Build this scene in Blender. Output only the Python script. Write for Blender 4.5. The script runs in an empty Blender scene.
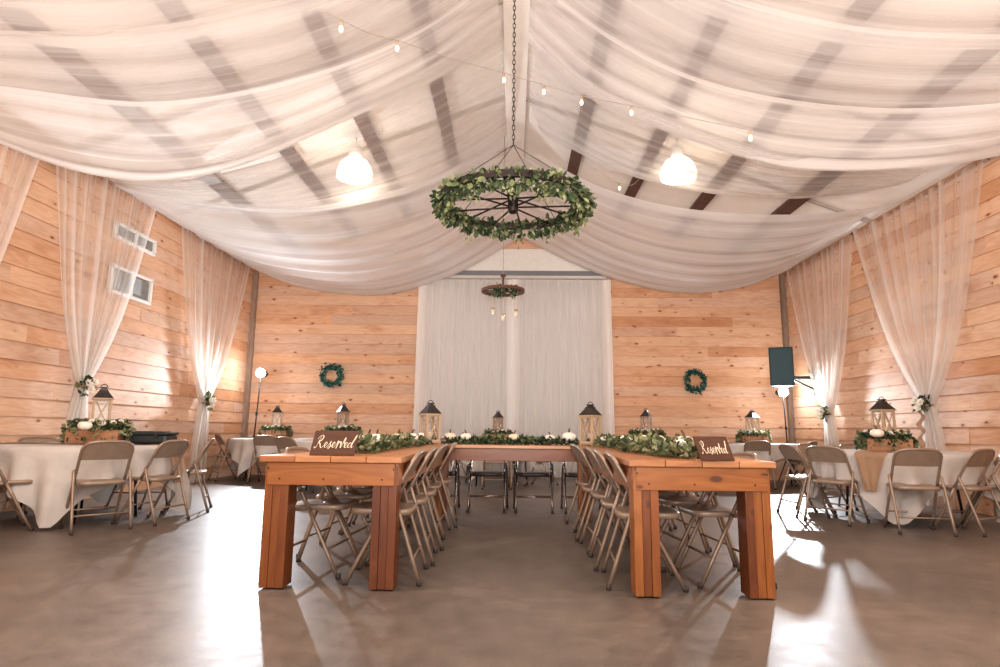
import bpy, math, random
from mathutils import Vector as V, Matrix as M4, noise as mnoise
random.seed(11)
PI = math.pi
sc = bpy.context.scene
COL = sc.collection

# ------------------------------------------------------------------ camera
F = 614.0; CH = 0.93; PITCH = math.radians(8.93); YAW = math.radians(1.2)
fw = V((-math.sin(YAW)*math.cos(PITCH), math.cos(YAW)*math.cos(PITCH), math.sin(PITCH)))
rt = V((math.cos(YAW), math.sin(YAW), 0)); up = rt.cross(fw)
ROLL = math.radians(.6)
rt, up = rt*math.cos(ROLL)+up*math.sin(ROLL), up*math.cos(ROLL)-rt*math.sin(ROLL)
CAM = V((0, 0, CH))
def at(u, v, y):
    """world point on the photo ray (u,v) at room depth y"""
    d = fw*F + rt*(u-500) - up*(v-333.5)
    return CAM + d*(y/d.y)
cd = bpy.data.cameras.new('camera'); cam = bpy.data.objects.new('camera', cd); COL.objects.link(cam)
cd.sensor_width = 36; cd.lens = F/1000*36; cd.clip_start = 0.05
cam.location = CAM; cam.rotation_euler = M4((rt, up, -fw)).transposed().to_euler()
sc.camera = cam

# ------------------------------------------------------------------ node helpers
def new_mat(name):
    m = bpy.data.materials.new(name); m.use_nodes = True
    nt = m.node_tree; nt.nodes.clear()
    out = nt.nodes.new('ShaderNodeOutputMaterial')
    return m, nt, out
def N(nt, t, **kw):
    n = nt.nodes.new(t)
    for k, v in kw.items():
        if hasattr(n, k) and not k.startswith('i_'): setattr(n, k, v)
    return n
def ramp(nt, fac, stops):
    r = nt.nodes.new('ShaderNodeValToRGB'); e = r.color_ramp.elements
    e[0].position, e[0].color = stops[0][0], (*stops[0][1], 1)
    e[1].position, e[1].color = stops[-1][0], (*stops[-1][1], 1)
    for p, c in stops[1:-1]:
        x = e.new(p); x.color = (*c, 1)
    nt.links.new(fac, r.inputs[0]); return r.outputs[0]
def mixc(nt, a, b, fac, mode='MIX'):
    n = nt.nodes.new('ShaderNodeMix'); n.data_type = 'RGBA'; n.blend_type = mode
    for s, x in ((n.inputs[6], a), (n.inputs[7], b), (n.inputs[0], fac)):
        if hasattr(x, 'links'): nt.links.new(x, s)
        elif isinstance(x, (int, float)): s.default_value = x
        else: s.default_value = (*x, 1)
    return n.outputs[2]
def math_n(nt, op, a, b=0.0, clamp=False):
    n = nt.nodes.new('ShaderNodeMath'); n.operation = op; n.use_clamp = clamp
    for i, x in enumerate((a, b)):
        if hasattr(x, 'links'): nt.links.new(x, n.inputs[i])
        else: n.inputs[i].default_value = x
    return n.outputs[0]
def bsdf(nt, out, col, rough=.5, metal=0, spec=.5):
    b = nt.nodes.new('ShaderNodeBsdfPrincipled')
    if hasattr(col, 'links'): nt.links.new(col, b.inputs['Base Color'])
    else: b.inputs['Base Color'].default_value = (*col, 1)
    if hasattr(rough, 'links'): nt.links.new(rough, b.inputs['Roughness'])
    else: b.inputs['Roughness'].default_value = rough
    b.inputs['Metallic'].default_value = metal
    b.inputs['Specular IOR Level'].default_value = spec
    nt.links.new(b.outputs[0], out.inputs[0]); return b
def noise_tex(nt, vec, scale, detail=3, rough=.55):
    n = nt.nodes.new('ShaderNodeTexNoise'); n.inputs['Scale'].default_value = scale
    n.inputs['Detail'].default_value = detail; n.inputs['Roughness'].default_value = rough
    if vec is not None: nt.links.new(vec, n.inputs['Vector'])
    return n.outputs[0]
def mapping(nt, vec, scale):
    n = nt.nodes.new('ShaderNodeMapping'); n.inputs['Scale'].default_value = scale
    nt.links.new(vec, n.inputs['Vector']); return n.outputs[0]
def texco(nt, which):
    return nt.nodes.new('ShaderNodeTexCoord').outputs[which]
def attr(nt, name):
    n = nt.nodes.new('ShaderNodeAttribute'); n.attribute_name = name; return n
def add_bump(nt, b, h, strength=.2, dist=.01):
    n = nt.nodes.new('ShaderNodeBump'); n.inputs['Strength'].default_value = strength; n.inputs['Distance'].default_value = dist
    nt.links.new(h, n.inputs['Height']); nt.links.new(n.outputs[0], b.inputs['Normal'])

def paint(name, c, rough=.45, metal=0, var=.12, scale=14, spec=.5):
    m, nt, out = new_mat(name)
    n = noise_tex(nt, texco(nt, 'Object'), scale)
    col = ramp(nt, n, [(.3, tuple(x*(1-var) for x in c)), (.7, tuple(min(1, x*(1+var)) for x in c))])
    bsdf(nt, out, col, rough, metal, spec); return m
def wood(name, stops, rough=.55, knots=.5, grain=1.0, knotcol=(.16, .055, .02), spec=.35, streak=1.5):
    """u = along the grain in metres, v = across; 'tint' picks a shade per board"""
    m, nt, out = new_mat(name)
    uv = texco(nt, 'UV'); t = attr(nt, 'tint').outputs['Fac']
    base = ramp(nt, t, stops)
    w = noise_tex(nt, mapping(nt, uv, (.9, 5, 1)), 1.6, 2)
    sv = nt.nodes.new('ShaderNodeSeparateXYZ'); nt.links.new(uv, sv.inputs[0])
    # growth rings: distorted bands across the board
    ph = math_n(nt, 'ADD', math_n(nt, 'MULTIPLY', sv.outputs[1], 95*grain), math_n(nt, 'MULTIPLY', w, 34))
    rings = math_n(nt, 'ADD', math_n(nt, 'MULTIPLY', math_n(nt, 'SINE', ph), .5), .5)
    fine = noise_tex(nt, mapping(nt, uv, (4, 130, 1)), 1.0, 2)
    c1 = mixc(nt, base, (.60, .46, .36), math_n(nt, 'MULTIPLY', rings, .26*streak), 'MULTIPLY')
    c2 = mixc(nt, c1, (.62, .5, .42), math_n(nt, 'MULTIPLY', fine, .30*streak), 'MULTIPLY')
    blot = noise_tex(nt, mapping(nt, uv, (1.3, 4, 1)), 1.1, 3)
    c2 = mixc(nt, c2, (.66, .42, .28), math_n(nt, 'MULTIPLY', ramp(nt, blot, [(.52, (0, 0, 0)), (.75, (1, 1, 1))]), .55), 'MULTIPLY')
    vo = nt.nodes.new('ShaderNodeTexVoronoi'); vo.voronoi_dimensions = '2D'; vo.inputs['Scale'].default_value = 1.0
    nt.links.new(mapping(nt, uv, (2.7, 5.4, 1)), vo.inputs['Vector'])
    pick = nt.nodes.new('ShaderNodeSeparateColor'); nt.links.new(vo.outputs['Color'], pick.inputs[0])
    size = math_n(nt, 'MULTIPLY', math_n(nt, 'SUBTRACT', pick.outputs[0], 1-knots, True), .115/max(knots, .01))
    k = math_n(nt, 'SUBTRACT', size, vo.outputs['Distance'])
    kn = ramp(nt, math_n(nt, 'MULTIPLY', k, 14), [(0, (0, 0, 0)), (.5, (1, 1, 1))])
    halo = ramp(nt, math_n(nt, 'ADD', math_n(nt, 'MULTIPLY', k, 5), .5), [(.0, (0, 0, 0)), (.6, (1, 1, 1))])
    gate = math_n(nt, 'GREATER_THAN', size, .002)
    c3 = mixc(nt, c2, tuple(x*2.6 for x in knotcol), math_n(nt, 'MULTIPLY', math_n(nt, 'MULTIPLY', halo, gate), .5))
    c4 = mixc(nt, c3, knotcol, math_n(nt, 'MULTIPLY', math_n(nt, 'MULTIPLY', kn, gate), .9))
    b = bsdf(nt, out, c4, rough, 0, spec)
    add_bump(nt, b, rings, .12, .002); return m
def leafmat(name, stops, rough=.55):
    m, nt, out = new_mat(name)
    c = ramp(nt, attr(nt, 'tint').outputs['Fac'], stops)
    b = bsdf(nt, out, c, rough, 0, .4)
    tr = nt.nodes.new('ShaderNodeBsdfTranslucent'); nt.links.new(c, tr.inputs[0])
    mx = nt.nodes.new('ShaderNodeMixShader'); mx.inputs[0].default_value = .25
    nt.links.new(b.outputs[0], mx.inputs[1]); nt.links.new(tr.outputs[0], mx.inputs[2]); nt.links.new(mx.outputs[0], out.inputs[0])
    return m
def sheer(name, c, tl=.5):
    """thin voile: threads scatter light, gaps between them let it through; 'tint' holds thread density"""
    m, nt, out = new_mat(name)
    d = nt.nodes.new('ShaderNodeBsdfDiffuse'); t = nt.nodes.new('ShaderNodeBsdfTranslucent'); tp = nt.nodes.new('ShaderNodeBsdfTransparent')
    n = noise_tex(nt, mapping(nt, texco(nt, 'UV'), (1.2, 26, 1)), 1, 2)
    col = ramp(nt, n, [(.3, tuple(x*.97 for x in c)), (.7, c)])
    nt.links.new(col, d.inputs[0]); nt.links.new(col, t.inputs[0])
    a = nt.nodes.new('ShaderNodeMixShader'); a.inputs[0].default_value = tl
    nt.links.new(d.outputs[0], a.inputs[1]); nt.links.new(t.outputs[0], a.inputs[2])
    b = nt.nodes.new('ShaderNodeMixShader')
    dens = math_n(nt, 'ADD', attr(nt, 'tint').outputs['Fac'], math_n(nt, 'MULTIPLY', math_n(nt, 'SUBTRACT', n, .5), .16), True)
    nt.links.new(dens, b.inputs[0])
    nt.links.new(tp.outputs[0], b.inputs[1]); nt.links.new(a.outputs[0], b.inputs[2]); nt.links.new(b.outputs[0], out.inputs[0])
    return m
def cloth(name, c, weave=220, tl=.15, rough=.85):
    m, nt, out = new_mat(name)
    n = noise_tex(nt, mapping(nt, texco(nt, 'Object'), (1, 1, 1)), 9, 3)
    col = ramp(nt, n, [(.3, tuple(x*.9 for x in c)), (.7, c)])
    b = bsdf(nt, out, col, rough, 0, .2)
    add_bump(nt, b, noise_tex(nt, texco(nt, 'Object'), weave, 1), .15, .002)
    t = nt.nodes.new('ShaderNodeBsdfTranslucent'); nt.links.new(col, t.inputs[0])
    mx = nt.nodes.new('ShaderNodeMixShader'); mx.inputs[0].default_value = tl
    nt.links.new(b.outputs[0], mx.inputs[1]); nt.links.new(t.outputs[0], mx.inputs[2]); nt.links.new(mx.outputs[0], out.inputs[0])
    return m
def glow(name, c, s):
    m, nt, out = new_mat(name)
    e = nt.nodes.new('ShaderNodeEmission'); e.inputs[0].default_value = (*c, 1); e.inputs[1].default_value = s
    nt.links.new(e.outputs[0], out.inputs[0]); return m
def clearglass(name, c=(1, 1, 1), shine=.12, e=0):
    m, nt, out = new_mat(name)
    tp = nt.nodes.new('ShaderNodeBsdfTransparent'); tp.inputs[0].default_value = (*c, 1)
    g = nt.nodes.new('ShaderNodeBsdfGlossy'); g.inputs['Roughness'].default_value = .05
    mx = nt.nodes.new('ShaderNodeMixShader'); mx.inputs[0].default_value = shine
    nt.links.new(tp.outputs[0], mx.inputs[1]); nt.links.new(g.outputs[0], mx.inputs[2])
    last = mx.outputs[0]
    if e:
        em = nt.nodes.new('ShaderNodeEmission'); em.inputs[0].default_value = (1, .87, .7, 1); em.inputs[1].default_value = e
        ad = nt.nodes.new('ShaderNodeAddShader'); nt.links.new(last, ad.inputs[0]); nt.links.new(em.outputs[0], ad.inputs[1]); last = ad.outputs[0]
    nt.links.new(last, out.inputs[0]); return m

PINE = [(0, (.62, .33, .18)), (.2, (.76, .48, .31)), (.45, (.80, .545, .38)), (.65, (.74, .43, .26)), (.85, (.66, .455, .335)), (1, (.78, .53, .38))]
MT = dict(
    pine=wood('pine_boards', PINE, .6, .45, .8, (.20, .075, .035), .3, .9),
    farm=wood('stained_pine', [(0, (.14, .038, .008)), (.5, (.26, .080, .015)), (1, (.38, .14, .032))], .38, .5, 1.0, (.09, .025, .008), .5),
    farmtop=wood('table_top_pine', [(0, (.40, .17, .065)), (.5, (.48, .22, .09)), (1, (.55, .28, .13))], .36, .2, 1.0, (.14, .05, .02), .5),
    sign=wood('dark_stained_wood', [(0, (.070, .024, .009)), (1, (.095, .034, .013))], .6, 0, 1.2),
    box=wood('weathered_box_wood', [(0, (.36, .17, .09)), (1, (.52, .29, .17))], .7, .2, 1.0),
    lantern=wood('whitewashed_wood', [(0, (.50, .38, .26)), (1, (.62, .49, .36))], .7, 0, 1.5),
    brownlantern=wood('brown_lantern_wood', [(0, (.30, .19, .12)), (1, (.40, .27, .18))], .7, 0, 1.5),
    trimwood=wood('trim_wood', [(0, (.44, .24, .12)), (1, (.58, .34, .18))], .6, .1),
    greypost=wood('grey_post_wood', [(0, (.30, .22, .17)), (1, (.38, .28, .22))], .7, .1),
    rustic=wood('rustic_wheel_wood', [(0, (.10, .045, .025)), (1, (.20, .09, .045))], .5, 0),
    purlin=paint('dark_purlin_steel', (.10, .045, .03), .6, 0, .2),
    chair=paint('taupe_chair_enamel', (.30, .215, .16), .38, .35, .08),
    chairpanel=paint('taupe_panel_enamel', (.33, .24, .18), .42, .25, .08),
    chrome=paint('dull_chrome_tube', (.33, .27, .24), .25, .9, .1),
    darkpad=paint('dark_brown_vinyl', (.035, .022, .018), .45, 0, .2),
    capm=paint('dark_rubber', (.06, .045, .04), .7),
    iron=paint('dark_iron', (.028, .018, .015), .5, .6, .2),
    blackm=paint('black_metal', (.03, .028, .03), .42, .5, .2),
    roofm=paint('dark_lantern_roof', (.045, .038, .035), .45, .5, .3),
    blackplastic=paint('black_plastic', (.012, .02, .022), .4, 0, .2),
    speakerm=paint('speaker_cabinet', (.012, .03, .036), .55, 0, .2),
    grille=paint('speaker_grille', (.016, .045, .055), .5, .3, .3, 300),
    white=paint('white_paint', (.80, .78, .75), .5, 0, .04),
    blind=paint('grey_blind_slats', (.30, .30, .29), .6, 0, .1),
    candle=paint('cream_wax', (.85, .76, .6), .5, 0, .05),
    petal=paint('white_petals', (.86, .80, .72), .7, 0, .08, 40),
    pumpkin=paint('cream_pumpkin_skin', (.80, .62, .48), .55, 0, .1, 20),
    pumpkinwhite=paint('white_pumpkin_skin', (.85, .76, .66), .55, 0, .08, 20),
    stem=paint('dry_stem', (.10, .06, .035), .8, 0, .3),
    twine=paint('twine', (.50, .36, .24), .9, 0, .2, 80),
    lettering=paint('cream_lettering', (.80, .66, .50), .7, 0, .05),
    nail=paint('dark_nail_head', (.05, .03, .02), .5, .4),
    doorm=paint('grey_roller_door', (.60, .58, .57), .5, 0, .05, 3),
    doorband=paint('dark_door_band', (.20, .20, .22), .5, 0, .05, 3),
    cord=paint('pale_cord', (.42, .36, .31), .7),
    linen=cloth('white_linen', (.66, .60, .56)),
    burlap=cloth('tan_burlap', (.46, .29, .19), 160, .3),
    sheer=sheer('white_voile', (.90, .86, .82)),
    ceilsheer=sheer('ceiling_voile', (.93, .895, .875), .55),
    backsheer=sheer('backdrop_voile', (.92, .89, .87), .3),
    leaf=leafmat('eucalyptus_leaves', [(0, (.018, .034, .017)), (.3, (.055, .08, .035)), (.6, (.135, .15, .066)), (.85, (.22, .22, .11)), (1, (.38, .37, .22))]),
    leafdark=leafmat('dark_garland_leaves', [(0, (.012, .024, .016)), (.4, (.035, .06, .032)), (.75, (.10, .135, .06)), (1, (.27, .29, .15))]),
    leafmid=leafmat('wheel_garland_leaves', [(0, (.014, .026, .013)), (.35, (.042, .066, .028)), (.65, (.10, .125, .052)), (.88, (.18, .19, .085)), (1, (.34, .34, .19))]),
    leafblue=leafmat('blue_green_leaves', [(0, (.008, .05, .045)), (.5, (.02, .13, .11)), (1, (.10, .28, .22))]),
    glass=clearglass('clear_glass'),
    lampglass=clearglass('lit_glass_shade', (1, .97, .92), .12, .8),
    bulb=glow('warm_bulb', (1, .62, .36), 3.5),
    lampbulb=glow('lamp_bulb', (1, .88, .70), 9),
    flash=glow('flash_tube', (.86, .94, 1), 30),
)
def _ceil():
    m, nt, out = new_mat('white_insulation_vinyl')
    n = noise_tex(nt, texco(nt, 'Object'), 2.2, 4)
    col = ramp(nt, n, [(.3, (.80, .73, .67)), (.7, (.88, .82, .76))])
    b = bsdf(nt, out, col, .5, 0, .4); add_bump(nt, b, n, .25, .06); return m
MT['ceil'] = _ceil()
def _floor():
    m, nt, out = new_mat('polished_concrete')
    o = texco(nt, 'Object')
    a = noise_tex(nt, o, .9, 5, .6); b_ = noise_tex(nt, o, 7, 5, .65); c = noise_tex(nt, o, 90, 2)
    s = math_n(nt, 'ADD', math_n(nt, 'MULTIPLY', a, .45), math_n(nt, 'ADD', math_n(nt, 'MULTIPLY', b_, .35), math_n(nt, 'MULTIPLY', c, .2)))
    col = ramp(nt, s, [(.36, (.085, .066, .055)), (.5, (.14, .108, .088)), (.64, (.205, .160, .132))])
    r = ramp(nt, b_, [(.3, (.36,)*3), (.7, (.48,)*3)])
    b = bsdf(nt, out, col, .36, 0, .5); nt.links.new(r, b.inputs['Roughness'])
    add_bump(nt, b, c, .06, .002); return m
MT['floor'] = _floor()

# ------------------------------------------------------------------ mesh builder
class MB:
    def __init__(s): s.v = []; s.f = []; s.uv = []; s.t = []; s.sm = []; s.tf = M4.Identity(4)
    def face(s, idx, uvs=None, t=.5, smooth=False):
        s.f.append(idx); s.uv.append(uvs or [(0, 0)]*len(idx)); s.t.append(t if isinstance(t, (list, tuple)) else [t]*len(idx)); s.sm.append(smooth)
    def vert(s, p):
        s.v.append(tuple(s.tf @ V(p))); return len(s.v)-1
    def box(s, c, d, rot=None, t=None, taper=None):
        t = random.random() if t is None else t
        R = rot if rot is not None else M4.Identity(3)
        ax = max(range(3), key=lambda i: d[i]); off = random.uniform(0, 50), random.uniform(0, 50)
        base = len(s.v); loc = []
        for z in (-.5, .5):
            for y in (-.5, .5):
                for x in (-.5, .5):
                    k = taper if (taper and z < 0) else 1
                    p = V((x*d[0]*k, y*d[1]*k, z*d[2])); loc.append(p); s.vert(V(c)+R @ p)
        for q, n in (((0, 2, 3, 1), 2), ((4, 5, 7, 6), 2), ((0, 1, 5, 4), 1), ((2, 6, 7, 3), 1), ((0, 4, 6, 2), 0), ((1, 3, 7, 5), 0)):
            uv = []
            for i in q:
                p = loc[i]; o = [k for k in range(3) if k != ax]
                if n == ax: uv.append((p[o[0]]+off[0], p[o[1]]+off[1]))
                else:
                    w = [k for k in o if k != n][0]; uv.append((p[ax]+off[0], p[w]+off[1]+n*.37))
            s.face([base+i for i in q], uv, t)
    def bar(s, a, b, w, h, t=None, upv=(0, 0, 1)):
        a, b = V(a), V(b); z = (b-a); L = z.length; z.normalize()
        u = V(upv)
        if abs(u.dot(z)) > .98: u = V((0, 1, 0))
        x = u.cross(z).normalized(); y = z.cross(x)
        R = M4((x, y, z)).transposed()
        s.box((a+b)/2, (w, h, L), R, t)
    def tube(s, pts, r, seg=8, closed=False, cap=True, t=.5):
        pts = [V(p) for p in pts]; n = len(pts); rings = []; L = 0
        rr = r if isinstance(r, (list, tuple)) else [r]*n
        nrm = None
        for i in range(n):
            if closed: d = pts[(i+1) % n]-pts[i-1]
            else: d = pts[min(i+1, n-1)]-pts[max(i-1, 0)]
            d.normalize()
            if nrm is None:
                nrm = d.orthogonal().normalized()
            nrm = (nrm-d*nrm.dot(d))
            if nrm.length < 1e-5: nrm = d.orthogonal()
            nrm.normalize(); b = d.cross(nrm)
            if i: L += (pts[i]-pts[i-1]).length
            rings.append(([s.vert(pts[i]+(nrm*math.cos(2*PI*k/seg)+b*math.sin(2*PI*k/seg))*rr[i]) for k in range(seg)], L))
        for i in range(n if closed else n-1):
            (A, la), (B, lb) = rings[i], rings[(i+1) % n]
            for k in range(seg):
                k2 = (k+1) % seg
                s.face([A[k], A[k2], B[k2], B[k]], [(la, k*r0) for r0 in (.01,)]*1+[(la, (k+1)*.01), (lb, (k+1)*.01), (lb, k*.01)], t, True)
        if cap and not closed:
            s.face(rings[0][0][::-1], None, t); s.face(rings[-1][0], None, t)
    def lathe(s, prof, seg=20, c=(0, 0, 0), t=.5, mod=None, smooth=True):
        rings = []
        for r, z in prof:
            ring = []
            for k in range(seg):
                a = 2*PI*k/seg; q = r*(mod(a, z) if mod else 1)
                ring.append(s.vert((c[0]+q*math.cos(a), c[1]+q*math.sin(a), c[2]+z)))
            rings.append(ring)
        for i in range(len(rings)-1):
            for k in range(seg):
                k2 = (k+1) % seg
                s.face([rings[i][k], rings[i][k2], rings[i+1][k2], rings[i+1][k]], [(k/seg, prof[i][1]), ((k+1)/seg, prof[i][1]), ((k+1)/seg, prof[i+1][1]), (k/seg, prof[i+1][1])], t, smooth)
        if prof[0][0] > 1e-4: s.face(rings[0][::-1], None, t)
        if prof[-1][0] > 1e-4: s.face(rings[-1], None, t)
    def grid(s, P, tint=None, closed_u=False, smooth=True, uvf=None):
        """P[i][j] points"""
        n, m = len(P), len(P[0]); I = [[s.vert(p) for p in row] for row in P]
        for i in range(n if closed_u else n-1):
            i2 = (i+1) % n
            for j in range(m-1):
                q = [(i, j), (i2, j), (i2, j+1), (i, j+1)]
                s.face([I[a][b] for a, b in q], [(uvf(a, b) if uvf else (a/n, b/m)) for a, b in q],
                       [tint[a][b] for a, b in q] if tint else .5, smooth)
        return I
    def leaf(s, p, d, nrm, L, w, t):
        d = d.normalized(); side = d.cross(nrm)
        if side.length < 1e-4: side = d.orthogonal()
        side.normalize(); n2 = side.cross(d)
        pr = [(0, 0, 0), (.3, .8, .05), (.65, .9, .02), (1, 0, -.08), (.65, -.9, .02), (.3, -.8, .05)]
        ix = [s.vert(p+d*(a*L)+side*(b*w*.5)+n2*(c*L)) for a, b, c in pr]
        s.face([ix[0], ix[1], ix[2], ix[3]], None, t); s.face([ix[0], ix[3], ix[4], ix[5]], None, max(0, min(1, t+.06)))
    def build(s, name, mat, parent=None, bevel=0, solid=0):
        me = bpy.data.meshes.new(name); me.from_pydata(s.v, [], s.f)
        me.uv_layers.new(name='UVMap'); me.color_attributes.new('tint', 'FLOAT_COLOR', 'CORNER')
        uvl = me.uv_layers['UVMap']; ca = me.color_attributes['tint']
        fu = []; fc = []
        for uv, t in zip(s.uv, s.t):
            for q in uv: fu += [q[0], q[1]]
            for q in t: fc += [q, q, q, 1]
        uvl.data.foreach_set('uv', fu); ca.data.foreach_set('color', fc)
        me.polygons.foreach_set('use_smooth', s.sm); me.materials.append(mat); me.update()
        o = bpy.data.objects.new(name, me); COL.objects.link(o)
        if parent is not None: o.parent = parent
        if bevel:
            b = o.modifiers.new('bevel', 'BEVEL'); b.width = bevel; b.segments = 2; b.limit_method = 'ANGLE'
        if solid:
            b = o.modifiers.new('thickness', 'SOLIDIFY'); b.thickness = solid
        return o

def tag(o, label=None, cat=None, group=None, kind=None):
    for k, v in (('label', label), ('category', cat), ('group', group), ('kind', kind)):
        if v: o[k] = v
    return o
def thing(name, label, cat, loc=(0, 0, 0), rz=0, group=None):
    o = bpy.data.objects.new(name, None); COL.objects.link(o); o.location = loc; o.rotation_euler = (0, 0, rz)
    o.empty_display_size = .1
    return tag(o, label, cat, group)
def struct(o, label=None): return tag(o, label, None, None, 'structure')
def copy_tree(o, parent=None):
    c = o.copy(); COL.objects.link(c)
    if parent is not None: c.parent = parent
    for ch in list(o.children): copy_tree(ch, c)
    return c
def cr(pts, n):
    """Catmull-Rom through points, n samples"""
    pts = [V(p) for p in pts]; P = [pts[0]*2-pts[1]]+pts+[pts[-1]*2-pts[-2]]; k = len(pts)-1; out = []
    for i in range(n):
        x = i/(n-1)*k; j = min(int(x), k-1); t = x-j; a, b, c, d = P[j:j+4]
        out.append(.5*((2*b)+(c-a)*t+(2*a-5*b+4*c-d)*t*t+(3*b-a-3*c+d)*t**3))
    return out
def rot(ax, a): return M4.Rotation(a, 3, ax)

# ------------------------------------------------------------------ room shell
XL, XR, YB, YF = -5.5, 5.65, 12.6, -2.5
RZ, SL = 6.36, .385
def roof_z(x): return RZ-SL*abs(x)
EAVE = 4.18
BH = .205
def wall_boards(m, u0f, u1f, place, nb, seed):
    """lapped boards; place(u, z, out) -> point"""
    r = random.Random(seed)
    for b in range(nb):
        z0, z1 = b*BH, (b+1)*BH
        for (a0, a1) in u0f(z0, z1):
            u = a0
            while u < a1-1e-3:
                L = r.choice((2.4, 3.0, 3.6, 4.8)) if u > a0 else r.uniform(.8, 4.5)
                e = min(a1, u+L)
                if a1-e < .4: e = a1
                t = r.random(); ou, ov = r.uniform(0, 90), r.uniform(0, 90)
                o1 = .021+r.uniform(-.005, .005)
                q = [place(u, z0, o1), place(e, z0, o1), place(e, z1, .004), place(u, z1, .004)]
                ix = [m.vert(p) for p in q]
                m.face(ix, [(u+ou, ov), (e+ou, ov), (e+ou, ov+BH), (u+ou, ov+BH)], t)
                jx = [m.vert(place(u, z0, 0)), m.vert(place(e, z0, 0))]
                m.face([jx[0], jx[1], ix[1], ix[0]], [(u+ou, ov), (e+ou, ov), (e+ou, ov+.02), (u+ou, ov+.02)], 0)
                for A, B in ((0, 3),):
                    k = [m.vert(place(u-.004, z0, 0)), m.vert(place(u-.004, z1, 0))]
                    m.face([k[0], ix[0], ix[3], k[1]], None, 0)
                u = e
m = MB(); wall_boards(m, lambda a, b: [(YF, YB)], None, lambda u, z, o: (XL+o, u, z), 21, 1)
struct(m.build('wall_left', MT['pine']))
m = MB(); wall_boards(m, lambda a, b: [(YF, YB)], None, lambda u, z, o: (XR-o, u, z), 21, 2)
struct(m.build('wall_right', MT['pine']))
DX0, DX1, DZ = -1.9, 1.95, 4.715
def backspan(z0, z1):
    hh = max(.05, (RZ+.1-z0)/SL); h = min(-XL, hh); h2 = min(XR, hh)
    if z1 <= DZ+.02: return [(-h, DX0), (DX1, h2)]
    return [(-h, h2)]
m = MB(); wall_boards(m, backspan, None, lambda u, z, o: (u, YB-o, z), 30, 3)
struct(m.build('wall_back', MT['pine']))
m = MB(); m.grid([[(x, y, 0) for y in (YF-3, 4, 8, YB+.3)] for x in (XL-.1, 0, XR+.1)], smooth=False)
struct(m.build('floor', MT['floor']))
m = MB()
for sx, xe in ((-1, -XL+.05), (1, XR+.05)):
    P = [[(sx*t*xe, YF+(YB-YF+.1)*k/24, roof_z(t*xe)) for k in range(25)] for t in (0, .2, .4, .6, .8, 1)]
    m.grid(P, smooth=False)
struct(m.build('ceiling', MT['ceil']))
tn = [0]
def trim(m, mat, **k):
    tn[0] += 1
    return struct(m.build('trim_%d' % tn[0], mat, **k))
# purlins along the roof, ridge board, cross straps
for sx in (-1, 1):
    for x in (1.13, 2.25, 3.38, 4.5):
        m = MB(); a = sx*x
        m.bar((a, YF, roof_z(a)-.05), (a, YB, roof_z(a)-.05), .20, .075, .4, upv=(sx*SL, 0, 1)); trim(m, MT['purlin'])
for y in (4.7, 7.0, 9.3, 11.6):
    for sx, xe in ((-1, -XL), (1, XR)):
        m = MB(); m.bar((0, y, RZ-.03), (sx*xe, y, roof_z(xe)-.03), .05, .03, .3, upv=(0, 0, 1)); trim(m, MT['cord'])
m = MB(); m.box((.02, (YF+YB)/2, RZ-.12), (.34, YB-YF, .06), t=.5); trim(m, MT['ceil'])
# eave boards and corner posts
for x, s in ((XL, 1), (XR, -1)):
    m = MB(); m.box((x+s*.035, (YF+YB)/2, EAVE+.05), (.06, YB-YF, .13)); trim(m, MT['trimwood'])
    m = MB(); m.box((x+s*.06, YB-.06, EAVE/2), (.10, .10, EAVE)); trim(m, MT['greypost'])
# the roller door with its hood
d = MB(); n = 36
for k in range(n):
    z = k*DZ/n*.885; d.box(((DX0+DX1)/2, YB+.10+(.006 if k % 2 else 0), z+.055), (DX1-DX0+.1, .02, .116), t=.5)
door = struct(d.build('door_1', MT['doorm']))
d = MB(); d.box(((DX0+DX1)/2, YB+.01, 4.45), (DX1-DX0, .10, .53), t=.5); d.build('door_hood', MT['white'], door)
d = MB(); d.box(((DX0+DX1)/2, YB-.03, 4.19), (DX1-DX0-.02, .05, .10), t=.5); d.build('door_band', MT['doorband'], door)
d = MB(); d.box(((DX0+DX1)/2, YB-.05, 4.05), (DX1-DX0-.02, .06, .16), t=.5); d.build('door_header', MT['doorm'], door)
# wall windows with blinds
def window(i, y0, y1, z0, z1):
    x = XL+.045
    d = MB()
    for (c, s) in (((x, (y0+y1)/2, z0), (.05, y1-y0+.05, .045)), ((x, (y0+y1)/2, z1), (.05, y1-y0+.05, .045)), ((x, y0, (z0+z1)/2), (.05, .05, z1-z0)),
                   ((x, y1, (z0+z1)/2), (.05, .05, z1-z0)), ((x, (y0+y1)/2, (z0+z1)/2), (.045, .045, z1-z0))): d.box(c, s, t=.5)
    w = struct(d.build('window_%d' % i, MT['white'], bevel=.006))
    ym = (y0+y1)/2
    for a, b in ((y0+.03, ym-.02), (ym+.02, y1-.03)):
        d = MB(); k = int((z1-z0-.06)/.03)
        for q in range(k): d.box((x-.01, (a+b)/2, z0+.05+q*.03), (.004, b-a, .028), rot('Y', .35), t=.5)
        d.build('window_blind', MT['blind'], w)
def on_wall(u, v, x):
    d = fw*F + rt*(u-500) - up*(v-333.5); return CAM+d*(x/d.x)
wa, wb = on_wall(155, 242.5, XL+.05), on_wall(154.5, 255, XL+.05); window(1, wa.y-.92, wa.y, wb.z, wa.z)
wa, wb = on_wall(151.5, 281, XL+.05), on_wall(150, 304, XL+.05); window(2, wa.y-.92, wa.y, wb.z, wa.z)
# wall outlet
o = MB(); o.box((XR-.035, 8.75, .72), (.03, .09, .13), t=.5)
tag(o.build('outlet_cover', MT['white'], bevel=.006), 'small white outlet cover on the pine wall beside the burlap-tied curtain', 'outlet')

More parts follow.
